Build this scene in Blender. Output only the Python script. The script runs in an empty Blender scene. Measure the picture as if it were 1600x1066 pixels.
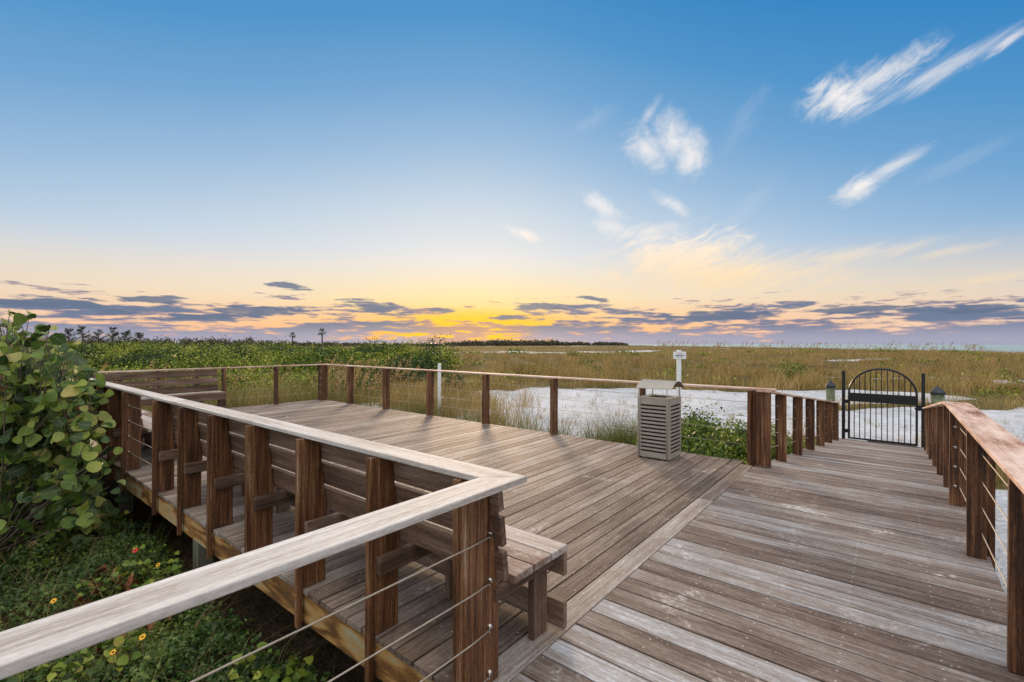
import bpy, math, random
import numpy as np
from mathutils import Vector, Matrix
random.seed(7); RNG = np.random.default_rng(11)
scn = bpy.context.scene
col = scn.collection
R = math.radians
TH = R(38.918)                       # heading of the camera against the deck's long axes
SR, CR = math.sin(TH), math.cos(TH)
def c2w(X, Z): return (X*SR + Z*CR, -X*CR + Z*SR)      # metres right / ahead of the viewer -> world x, y
def w2c(x, y): return (x*SR - y*CR, x*CR + y*SR)

# ------------------------------------------------------------------ helpers
def s2l(c):
    return tuple(((v/255.0)/12.92 if v/255.0 <= .04045 else ((v/255.0+.055)/1.055)**2.4) for v in c)

def tag(o, label=None, cat=None, group=None, kind=None):
    if label: o['label'] = label
    if cat: o['category'] = cat
    if group: o['group'] = group
    if kind: o['kind'] = kind
    return o

def empty(name, loc=(0, 0, 0), rz=0.0):
    o = bpy.data.objects.new(name, None); col.objects.link(o)
    o.location = loc; o.rotation_euler = (0, 0, rz); o.empty_display_size = .2
    return o

def kids(o): return [c for c in bpy.data.objects if c.parent == o]
def copy_tree(o, parent=None):
    c = o.copy(); col.objects.link(c); c.parent = parent
    for k in kids(o): copy_tree(k, c)
    return c

class MB:
    """collects convex pieces, each with a grain coordinate (gc) and a random number (rnd)"""
    def __init__(s): s.v = []; s.f = []; s.gc = []; s.rn = []
    def piece(s, pts, faces, gcs, r=None):
        n = len(s.v); r = random.random() if r is None else r
        s.v += [tuple(p) for p in pts]; s.f += [tuple(i+n for i in f) for f in faces]
        off = r*37.7
        s.gc += [(g[0]+off, g[1]+off*.31, g[2]) for g in gcs]; s.rn += [r]*len(pts)
    def beam(s, p0, p1, w, t, up=(0, 0, 1), r=None):
        """plank from p0 to p1 (centre line), w across, t along 'up'"""
        p0 = Vector(p0); p1 = Vector(p1); d = (p1-p0); L = d.length; d.normalize()
        u = Vector(up); a = d.cross(u).normalized(); u = a.cross(d).normalized()
        pts = []; g = []
        for l, p in ((0, p0), (L, p1)):
            for (i, j) in ((-1, -1), (1, -1), (1, 1), (-1, 1)):
                pts.append(p+a*(i*w/2)+u*(j*t/2)); g.append((l, i*w/2, j*t/2))
        s.piece(pts, [(0, 1, 2, 3), (7, 6, 5, 4), (0, 4, 5, 1), (1, 5, 6, 2), (2, 6, 7, 3), (3, 7, 4, 0)], g, r)
    def box(s, x0, x1, y0, y1, z0, z1, grain='x', r=None):
        c = lambda a, b: (a+b)/2
        if grain == 'x': s.beam((x0, c(y0, y1), c(z0, z1)), (x1, c(y0, y1), c(z0, z1)), y1-y0, z1-z0, (0, 0, 1), r)
        elif grain == 'y': s.beam((c(x0, x1), y0, c(z0, z1)), (c(x0, x1), y1, c(z0, z1)), x1-x0, z1-z0, (0, 0, 1), r)
        else: s.beam((c(x0, x1), c(y0, y1), z0), (c(x0, x1), c(y0, y1), z1), y1-y0, x1-x0, (1, 0, 0), r)
    def prism(s, poly, y0, y1, grain='z', r=None):
        """poly in x,z (counter-clockwise seen from -y), pushed from y0 to y1"""
        n = len(poly); pts = [(p[0], y0, p[1]) for p in poly]+[(p[0], y1, p[1]) for p in poly]
        if grain == 'z': g = [(p[1], p[0], 0) for p in poly]+[(p[1], p[0], y1-y0) for p in poly]
        else: g = [(p[0], p[1], 0) for p in poly]+[(p[0], p[1], y1-y0) for p in poly]
        f = [tuple(range(n)), tuple(range(2*n-1, n-1, -1))]
        for i in range(n):
            j = (i+1) % n; f.append((i, i+n, j+n, j))
        s.piece(pts, f, g, r)
    def slab(s, poly, z0, z1, r=None, ax=(1, 0)):
        """poly in x,y counter-clockwise from above"""
        n = len(poly); pts = [(p[0], p[1], z0) for p in poly]+[(p[0], p[1], z1) for p in poly]
        gg = [(p[0]*ax[0]+p[1]*ax[1], -p[0]*ax[1]+p[1]*ax[0]) for p in poly]
        g = [(q[0], q[1], 0) for q in gg]+[(q[0], q[1], z1-z0) for q in gg]
        f = [tuple(range(n-1, -1, -1)), tuple(range(n, 2*n))]
        for i in range(n):
            j = (i+1) % n; f.append((i, j, j+n, i+n))
        s.piece(pts, f, g, r)
    def tube(s, pts, rad, n=6, r=None):
        pts = [Vector(p) for p in pts]; rads = rad if isinstance(rad, (list, tuple)) else [rad]*len(pts)
        vs = []; g = []; l = 0; ref = None
        for i, p in enumerate(pts):
            d = (pts[min(i+1, len(pts)-1)]-pts[max(i-1, 0)]).normalized()
            if ref is None: ref = Vector((0, 0, 1)) if abs(d.z) < .9 else Vector((1, 0, 0))
            a = d.cross(ref).normalized(); b = a.cross(d).normalized(); ref = b
            if i: l += (p-pts[i-1]).length
            for k in range(n):
                t = 2*math.pi*k/n; vs.append(p+(a*math.cos(t)+b*math.sin(t))*rads[i]); g.append((l, rads[i]*math.cos(t), rads[i]*math.sin(t)))
        f = []
        for i in range(len(pts)-1):
            for k in range(n):
                k2 = (k+1) % n; f.append((i*n+k, i*n+k2, (i+1)*n+k2, (i+1)*n+k))
        f.append(tuple(range(n-1, -1, -1))); f.append(tuple((len(pts)-1)*n+k for k in range(n)))
        s.piece(vs, f, g, r)
    def lathe(s, prof, n=20, c=(0, 0, 0), r=None):
        vs = []; g = []
        for (rad, z) in prof:
            for k in range(n):
                t = 2*math.pi*k/n; vs.append((c[0]+rad*math.cos(t), c[1]+rad*math.sin(t), c[2]+z)); g.append((z, t*.1, rad))
        f = []
        for i in range(len(prof)-1):
            for k in range(n):
                k2 = (k+1) % n; f.append((i*n+k, i*n+k2, (i+1)*n+k2, (i+1)*n+k))
        f.append(tuple(range(n-1, -1, -1))); f.append(tuple((len(prof)-1)*n+k for k in range(n)))
        s.piece(vs, f, g, r)
    def build(s, name, mat, parent=None, bevel=0.0, smooth=False, loc=None, rz=None):
        me = bpy.data.meshes.new(name); me.from_pydata(s.v, [], s.f)
        a = me.attributes.new('gc', 'FLOAT_VECTOR', 'POINT'); a.data.foreach_set('vector', np.array(s.gc, dtype=np.float32).ravel())
        a = me.attributes.new('rnd', 'FLOAT', 'POINT'); a.data.foreach_set('value', np.array(s.rn, dtype=np.float32))
        if smooth: me.polygons.foreach_set('use_smooth', [True]*len(me.polygons))
        me.materials.append(mat)
        o = bpy.data.objects.new(name, me); col.objects.link(o); o.parent = parent
        if loc is not None: o.location = loc
        if rz is not None: o.rotation_euler = (0, 0, rz)
        if bevel:
            m = o.modifiers.new('edge', 'BEVEL'); m.width = bevel; m.segments = 2; m.limit_method = 'ANGLE'; m.harden_normals = False
        return o

def np_mesh(name, V, F, mat, attrs=None, parent=None, smooth=False):
    """V (n,3); F (m,k) of one face size"""
    V = np.asarray(V, dtype=np.float32); F = np.asarray(F, dtype=np.int32); k = F.shape[1]
    me = bpy.data.meshes.new(name); me.vertices.add(len(V)); me.vertices.foreach_set('co', V.ravel())
    me.loops.add(F.size); me.loops.foreach_set('vertex_index', F.ravel())
    me.polygons.add(len(F)); me.polygons.foreach_set('loop_start', np.arange(0, F.size, k, dtype=np.int32))
    me.polygons.foreach_set('loop_total', np.full(len(F), k, dtype=np.int32))
    if smooth: me.polygons.foreach_set('use_smooth', np.ones(len(F), dtype=bool))
    me.update(calc_edges=True)
    for n, arr in (attrs or {}).items():
        arr = np.asarray(arr, dtype=np.float32)
        if arr.ndim == 1: me.attributes.new(n, 'FLOAT', 'POINT').data.foreach_set('value', arr)
        else: me.attributes.new(n, 'FLOAT_VECTOR', 'POINT').data.foreach_set('vector', arr.ravel())
    me.materials.append(mat)
    o = bpy.data.objects.new(name, me); col.objects.link(o); o.parent = parent
    return o

def unit(v): return v/np.maximum(np.linalg.norm(v, axis=-1, keepdims=True), 1e-9)

def leaf_arrays(C, N, size, shape, fold=.15, rng=RNG, updir=None):
    """C centres, N normals, one leaf each. shape = list of (x,y,fold height) of one polygon"""
    n = len(C); k = len(shape)
    rv = unit(rng.normal(size=(n, 3))) if updir is None else updir
    A = unit(np.cross(N, rv)); B = np.cross(N, A)
    sh = np.array(shape, dtype=float)
    sz = np.asarray(size).reshape(-1, 1, 1)
    V = C[:, None, :]+sz*(A[:, None, :]*sh[None, :, 0:1]+B[:, None, :]*sh[None, :, 1:2]+N[:, None, :]*sh[None, :, 2:3]*fold)
    F = np.arange(n*k).reshape(n, k)
    r = np.repeat(rng.random(n), k)
    lc = np.tile(sh, (n, 1))
    return V.reshape(-1, 3), F, r, lc
DIAMOND = [(0, -.5, 0), (.28, -.05, 1), (0, .5, 0), (-.28, -.05, 1)]
ROUND = [(math.cos(t)*.5*(1+.06*math.cos(3*t)), math.sin(t)*.46, .7*abs(math.cos(t))**1.5+.25*math.sin(2*t)) for t in [2*math.pi*i/10 for i in range(10)]]

# ------------------------------------------------------------------ node DSL
class S:
    """thin wrapper so that shader math can be written as python expressions"""
    def __init__(s, nt, k): s.nt = nt; s.k = k
    def _m(s, op, *a, clamp=False):
        n = s.nt.nodes.new('ShaderNodeMath'); n.operation = op; n.use_clamp = clamp
        for i, x in enumerate((s,)+a):
            if isinstance(x, S): s.nt.links.new(x.k, n.inputs[i])
            else: n.inputs[i].default_value = x
        return S(s.nt, n.outputs[0])
    def __add__(s, o): return s._m('ADD', o)
    __radd__ = __add__
    def __mul__(s, o): return s._m('MULTIPLY', o)
    __rmul__ = __mul__
    def __sub__(s, o): return s._m('SUBTRACT', o)
    def __rsub__(s, o): return (s*-1.0)+o
    def __truediv__(s, o): return s._m('DIVIDE', o)
    def pow(s, o): return s._m('POWER', o)
    def clamp(s): return s._m('ADD', 0.0, clamp=True)
    def sqrt(s): return s._m('SQRT')
    def step(s, a, b):
        """smoothstep a..b (a may be greater than b)"""
        n = s.nt.nodes.new('ShaderNodeMapRange'); n.interpolation_type = 'SMOOTHSTEP'
        if a <= b: v = (a, b, 0, 1)
        else: v = (b, a, 1, 0)
        s.nt.links.new(s.k, n.inputs[0])
        for i in range(4): n.inputs[i+1].default_value = v[i]
        return S(s.nt, n.outputs[0])
def comb(nt, x, y, z=0.0):
    n = nt.nodes.new('ShaderNodeCombineXYZ')
    for i, v in enumerate((x, y, z)):
        if isinstance(v, S): nt.links.new(v.k, n.inputs[i])
        else: n.inputs[i].default_value = v
    return n.outputs[0]
def noise(nt, vec, scale=1.0, detail=4.0, rough=.55, dist=0.0):
    n = nt.nodes.new('ShaderNodeTexNoise'); n.inputs['Scale'].default_value = scale; n.inputs['Detail'].default_value = detail
    n.inputs['Roughness'].default_value = rough; n.inputs['Distortion'].default_value = dist
    nt.links.new(vec, n.inputs['Vector']); return S(nt, n.outputs[0])
def ramp(nt, fac, stops, srgb=True):
    n = nt.nodes.new('ShaderNodeValToRGB'); cr = n.color_ramp
    while len(cr.elements) > 1: cr.elements.remove(cr.elements[-1])
    for i, (p, c) in enumerate(stops):
        e = cr.elements[0] if i == 0 else cr.elements.new(p)
        e.position = p; e.color = (*(s2l(c) if srgb else c), 1)
    nt.links.new(fac.k if isinstance(fac, S) else fac, n.inputs[0]); return n.outputs[0]
def mix(nt, fac, a, b, mode='MIX'):
    n = nt.nodes.new('ShaderNodeMix'); n.data_type = 'RGBA'; n.blend_type = mode
    for i, v in ((0, fac), (6, a), (7, b)):
        if isinstance(v, S): nt.links.new(v.k, n.inputs[i])
        elif isinstance(v, bpy.types.NodeSocket): nt.links.new(v, n.inputs[i])
        elif isinstance(v, (int, float)): n.inputs[i].default_value = v
        else: n.inputs[i].default_value = (*v, 1)
    return n.outputs[2]
def new_mat(name):
    m = bpy.data.materials.new(name); m.use_nodes = True; nt = m.node_tree
    return m, nt, nt.nodes['Principled BSDF']
def attr(nt, name, vec=False):
    n = nt.nodes.new('ShaderNodeAttribute'); n.attribute_name = name
    return n.outputs['Vector'] if vec else S(nt, n.outputs['Fac'])
def bump(nt, bs, h, strength=.3, dist=.01):
    n = nt.nodes.new('ShaderNodeBump'); n.inputs['Strength'].default_value = strength; n.inputs['Distance'].default_value = dist
    nt.links.new(h.k, n.inputs['Height']); nt.links.new(n.outputs[0], bs.inputs['Normal'])
def vmul(nt, v, s3, add=None):
    n = nt.nodes.new('ShaderNodeVectorMath'); n.operation = 'MULTIPLY_ADD'
    nt.links.new(v, n.inputs[0]); n.inputs[1].default_value = s3
    if add is not None: nt.links.new(add, n.inputs[2])
    return n.outputs[0]
def geo(nt, out='Position'): return nt.nodes.new('ShaderNodeNewGeometry').outputs[out]

# ------------------------------------------------------------------ materials
def wood(name, stops, grain=34.0, rough=.75, vary=.5, streak=.5, specks=0.0, objvar=True, bumpk=.35, rings=0.0, patch=.35, screws=None):
    m, nt, bs = new_mat(name); stops_dark = s2l(tuple(v*.62 for v in stops[0][1]))
    gc = attr(nt, 'gc', True); rn = attr(nt, 'rnd')
    oi = nt.nodes.new('ShaderNodeObjectInfo'); orr = S(nt, oi.outputs['Random'])
    off = comb(nt, orr*53.0 if objvar else 0.0, orr*7.0 if objvar else 0.0, 0.0)
    fine = noise(nt, vmul(nt, gc, (2.2, grain*1.6, grain*1.6), off), 1.0, 6, .65)
    broad = noise(nt, vmul(nt, gc, (.9, grain*.32, grain*.32), off), 1.0, 4, .55, .6)
    pat = noise(nt, vmul(nt, gc, (1.6, 3.0, 3.0), off), 1.0, 3, .6)
    mot = noise(nt, vmul(nt, gc, (26, 90, 90), off), 1.0, 5, .75)
    b = ((rn*7.31+orr*3.7)._m('FRACT')-.5)*vary
    t = (mot-.5)*.8+(fine-.5)*(1.9*streak)+(broad-.5)*(1.5*streak)+(pat-.5)*patch*2+b+.5
    if rings:
        w = nt.nodes.new('ShaderNodeTexWave'); w.wave_type = 'BANDS'; w.bands_direction = 'Y'; w.inputs['Scale'].default_value = 7.0
        w.inputs['Distortion'].default_value = 9.0; w.inputs['Detail'].default_value = 2.0; w.inputs['Detail Scale'].default_value = .5
        nt.links.new(vmul(nt, gc, (.45, 2.2, 2.2), off), w.inputs['Vector'])
        t = t+(S(nt, w.outputs['Fac'])-.5)*rings
    c = ramp(nt, t.clamp(), stops)
    if specks:
        pos = geo(nt)
        sp = noise(nt, pos, 55.0, 2, .5).step(.66, .72)*noise(nt, pos, 1.6, 3).step(.47, .62)
        sm = noise(nt, pos, 2.3, 6, .7, .8).step(.56, .74)*noise(nt, pos, 24.0, 3).step(.38, .66)*1.0
        up = S(nt, nt.nodes.new('ShaderNodeSeparateXYZ').outputs[2])
        nt.links.new(geo(nt, 'Normal'), up.k.node.inputs[0])
        c = mix(nt, ((sp+sm)*specks*up.step(.6, .9)).clamp(), c, s2l((205, 196, 186)))
    if screws:
        sx = nt.nodes.new('ShaderNodeSeparateXYZ'); nt.links.new(geo(nt), sx.inputs[0]); px, py = S(nt, sx.outputs[0]), S(nt, sx.outputs[1])
        if screws == 'y': px, py = py, px+4.0; pit = .178
        else: py = py-1.622; pit = .155
        a1 = ((px/.42)._m('FRACT')-.5)*.42; a2 = ((((py/pit)._m('FRACT')-.5)*pit)._m('ABSOLUTE'))-.046
        dd = (a1*a1+a2*a2).sqrt(); c = mix(nt, dd.step(.008, .004)*.55, c, s2l((202, 194, 182)))
    ck = noise(nt, vmul(nt, gc, (3.0, grain*2.2, grain*2.2), off), 1.0, 3, .5)
    c = mix(nt, ck.step(.63, .70)*noise(nt, vmul(nt, gc, (2.0, 9.0, 9.0), off), 1.0, 2).step(.45, .6)*.6, c, stops_dark)
    nt.links.new(c, bs.inputs['Base Color'])
    nt.links.new(((fine-.5)*.25+rough).clamp().k, bs.inputs['Roughness']); bs.inputs['Specular IOR Level'].default_value = .35
    bump(nt, bs, fine+broad*.6, bumpk, .004)
    return m
W_DECK = wood('deck_wood', [(0, (54, 40, 31)), (.3, (98, 81, 68)), (.55, (129, 113, 100)), (.8, (154, 143, 132)), (1, (188, 184, 180))], grain=60, vary=.42, specks=.8, screws='x', objvar=False, patch=.3, bumpk=.5)
W_WALK = wood('walkway_wood', [(0, (54, 40, 31)), (.3, (98, 80, 68)), (.55, (130, 116, 105)), (.8, (156, 151, 147)), (1, (188, 190, 194))], grain=60, vary=.42, specks=1.0, screws='y', objvar=False, patch=.35, bumpk=.5)
W_POST = wood('post_wood', [(0, (30, 18, 11)), (.3, (66, 40, 22)), (.6, (108, 70, 42)), (.85, (138, 100, 68)), (1, (160, 134, 112))], grain=52, vary=.25, streak=.85, rough=.6, patch=.25)
W_CAP = wood('cap_wood', [(0, (122, 108, 96)), (.35, (170, 159, 148)), (.65, (202, 195, 187)), (1, (228, 225, 221))], vary=.12, streak=.5, grain=80, patch=.2, bumpk=.3)
W_CAPW = wood('warm_cap_wood', [(0, (92, 62, 48)), (.25, (168, 130, 108)), (.6, (206, 178, 160)), (1, (226, 206, 192))], vary=.15, streak=.6, grain=16, patch=.75)
W_BENCH = wood('bench_wood', [(0, (48, 34, 26)), (.35, (90, 68, 53)), (.65, (124, 100, 83)), (1, (164, 148, 134))], vary=.35, streak=.55, patch=.3)
W_SEAT = wood('seat_wood', [(0, (80, 54, 42)), (.35, (122, 98, 84)), (.65, (166, 152, 142)), (1, (200, 196, 190))], vary=.5, streak=.45, specks=1.0, patch=.3)
W_RIM = wood('rim_wood', [(0, (92, 62, 30)), (.3, (142, 100, 52)), (.55, (172, 132, 76)), (.8, (160, 142, 104)), (1, (166, 158, 134))], vary=.3, streak=.35, rings=.7, grain=22, objvar=False, patch=.35)
W_PILE = wood('piling_wood', [(0, (70, 72, 56)), (.4, (112, 112, 92)), (.7, (142, 140, 120)), (1, (170, 168, 150))], vary=.2, streak=.5)

def simple(name, rgb, rough=.5, metal=0.0, var=.12, scale=6.0, spec=.5):
    m, nt, bs = new_mat(name)
    oc = nt.nodes.new('ShaderNodeTexCoord').outputs['Object']
    n = noise(nt, oc, scale, 5, .6)
    c = s2l(rgb); d = tuple(x*(1-var*1.6) for x in c); l = tuple(min(1, x*(1+var)) for x in c)
    nt.links.new(ramp(nt, n, [(.3, d), (.7, l)], srgb=False), bs.inputs['Base Color'])
    nt.links.new(((n-.5)*.3+rough).clamp().k, bs.inputs['Roughness']); bs.inputs['Metallic'].default_value = metal
    bs.inputs['Specular IOR Level'].default_value = spec
    return m
M_BLACK = simple('black_metal', (13, 12, 13), .42, 0, .3)
M_STEEL = simple('steel', (190, 182, 170), .28, 1.0, .1)
M_CABLE = simple('cable_steel', (186, 172, 152), .58, .6, .1, 40)
M_BIN = simple('bin_paint', (160, 151, 137), .42, .1, .08, 9)
M_BINDARK = simple('bin_liner', (12, 11, 10), .6, 0, .3)
M_BINTOP = simple('bin_top', (176, 160, 140), .3, .2, .08, 12)
M_WHITE = simple('white_paint', (226, 228, 226), .5, 0, .06, 12)
M_CAPBLK = simple('pile_cap', (34, 40, 44), .55, 0, .2)
M_PILEGR = simple('green_pile', (112, 118, 88), .8, 0, .45, 9)
M_RUBBER = simple('rubber', (46, 38, 34), .75, 0, .3)
M_BARK = simple('bark', (96, 82, 66), .85, 0, .35, 14)
M_BARKD = simple('bark_dark', (62, 54, 46), .9, 0, .35, 3)

def leafmat(name, stops, rough=.5, trans=.35, veins=False, spec=.4, ns=.9, na=.9):
    m, nt, bs = new_mat(name); rn = attr(nt, 'rnd')
    pos = geo(nt); n = noise(nt, pos, ns, 4)
    f = (rn*.7+(n-.5)*na+.14).clamp()
    c = ramp(nt, f, stops)
    if veins:
        lc = attr(nt, 'lc', True); sx = nt.nodes.new('ShaderNodeSeparateXYZ'); nt.links.new(lc, sx.inputs[0])
        X, Y = S(nt, sx.outputs[0]), S(nt, sx.outputs[1]); ay = Y._m('ABSOLUTE')
        mid = ay.step(.028, .012)
        side = ((X-ay*.8)*5.0)._m('FRACT')-.5
        sv = side._m('ABSOLUTE').step(.075, .03)*.6
        c = mix(nt, ((mid+sv)*.32).clamp(), c, s2l((176, 176, 120)))
        rim = (X*X+Y*Y).sqrt().step(.42, .5)*.45*rn.step(.3, .9)
        c = mix(nt, rim, c, s2l((170, 150, 92)))
        bl = noise(nt, vmul(nt, lc, (3, 3, 3), comb(nt, rn*40.0, 0.0, 0.0)), 1.0, 4)
        c = mix(nt, bl.step(.62, .74)*.7*(rn*5.3)._m('FRACT').step(.5, .8), c, s2l((112, 74, 44)))
    nt.links.new(c, bs.inputs['Base Color']); bs.inputs['Roughness'].default_value = rough; bs.inputs['Specular IOR Level'].default_value = spec
    tr = nt.nodes.new('ShaderNodeBsdfTranslucent'); nt.links.new(c, tr.inputs[0])
    mx = nt.nodes.new('ShaderNodeMixShader'); mx.inputs[0].default_value = trans
    nt.links.new(bs.outputs[0], mx.inputs[1]); nt.links.new(tr.outputs[0], mx.inputs[2])
    nt.links.new(mx.outputs[0], nt.nodes['Material Output'].inputs[0])
    return m
L_GRAPE = leafmat('sea_grape_leaf', [(0, (22, 40, 22)), (.28, (46, 74, 30)), (.5, (84, 112, 40)), (.72, (128, 144, 54)), (.88, (160, 150, 84)), (1, (132, 80, 50))], .5, .2, True, .35, 1.4, 1.2)
L_COVER = leafmat('ground_cover_leaf', [(0, (24, 40, 18)), (.35, (48, 74, 30)), (.65, (78, 106, 42)), (.88, (118, 134, 58)), (1, (164, 150, 84))], .5, .22, ns=1.3, na=1.5)
L_SHRUB = leafmat('shrub_leaf', [(0, (34, 50, 20)), (.3, (70, 94, 30)), (.6, (112, 134, 44)), (.85, (158, 162, 62)), (1, (184, 140, 70))], .5, .25, ns=2.0, na=1.1)
L_THICK = leafmat('thicket_leaf', [(0, (38, 50, 16)), (.3, (82, 102, 28)), (.6, (130, 146, 42)), (.85, (170, 172, 62)), (1, (190, 168, 84))], .55, .18, ns=.16, na=1.5)
L_DARK = leafmat('dark_leaf', [(0, (34, 48, 26)), (.5, (56, 78, 34)), (1, (84, 104, 46))], .6, .25)
L_FAR = leafmat('far_leaf', [(0, (56, 56, 42)), (.5, (78, 76, 56)), (1, (98, 94, 70))], .7, .2)  # brownish distance haze mixed into the leaf colour
L_PINE = leafmat('pine_leaf', [(0, (52, 58, 44)), (.5, (76, 82, 60)), (1, (104, 104, 78))], .7, .3)
L_GRASS = leafmat('dune_grass', [(0, (78, 68, 34)), (.3, (128, 108, 56)), (.6, (162, 138, 80)), (.85, (188, 158, 102)), (1, (190, 160, 110))], .65, .25, ns=.3, na=1.5)
L_GGRASS = leafmat('green_grass', [(0, (56, 74, 28)), (.4, (92, 102, 42)), (.75, (130, 126, 62)), (1, (178, 154, 96))], .6, .25)
L_OAT = leafmat('sea_oat', [(0, (124, 100, 58)), (.5, (160, 130, 82)), (1, (196, 166, 116))], .65, .3)
L_GREEN = leafmat('wild_grass', [(0, (44, 66, 24)), (.5, (86, 112, 40)), (.85, (132, 140, 62)), (1, (176, 160, 100))], .55, .25)
L_DEAD = leafmat('dead_leaf', [(0, (96, 52, 32)), (.5, (140, 84, 54)), (1, (176, 124, 84))], .6, .15)

def sand_mat():
    m, nt, bs = new_mat('ground_sand'); veg = attr(nt, 'veg'); pos = geo(nt)
    n1 = noise(nt, pos, .5, 6, .65); n2 = noise(nt, pos, 4.0, 5, .6); n3 = noise(nt, pos, 30.0, 4, .6)
    sand = ramp(nt, n1*.5+n2*.5, [(.3, (152, 151, 150)), (.5, (190, 191, 192)), (.7, (212, 213, 216))])
    deb = (n3.step(.58, .70)*noise(nt, pos, .9, 4).step(.42, .6)*.7+noise(nt, pos, 1.3, 7, .75).step(.56, .72)*.45)._m('MINIMUM', .8)
    sand = mix(nt, deb, sand, s2l((140, 118, 88)))
    far = noise(nt, pos, .12, 6, .7)
    soil = ramp(nt, n2*.55+far*.45, [(.3, (58, 54, 30)), (.5, (88, 78, 44)), (.7, (122, 108, 68))])
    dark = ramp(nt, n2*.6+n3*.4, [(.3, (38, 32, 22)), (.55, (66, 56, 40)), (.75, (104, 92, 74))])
    dk = attr(nt, 'litter')  # litter, and the painted shade below the deck's plank gaps
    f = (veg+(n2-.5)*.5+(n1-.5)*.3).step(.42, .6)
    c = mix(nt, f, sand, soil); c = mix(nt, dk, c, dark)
    nt.links.new(c, bs.inputs['Base Color']); bs.inputs['Roughness'].default_value = .95; bs.inputs['Specular IOR Level'].default_value = .1
    bump(nt, bs, n2*1.0+noise(nt, pos, 9.0, 3)*.6+n3*.12, 1.0, .12)
    return m
M_GROUND = sand_mat()
def water_mat():
    m, nt, bs = new_mat('sea_water'); pos = geo(nt)
    p = vmul(nt, pos, (1, 1, 1)); n = noise(nt, p, .08, 8, .7); n2 = noise(nt, p, .7, 4)
    c = ramp(nt, n, [(.35, (122, 140, 136)), (.6, (164, 178, 170)), (.70, (222, 226, 220))])
    nt.links.new(c, bs.inputs['Base Color']); bs.inputs['Roughness'].default_value = .35; bs.inputs['IOR'].default_value = 1.33
    bump(nt, bs, n*3+n2, .9, 1.2); return m
M_WATER = water_mat()

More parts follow.
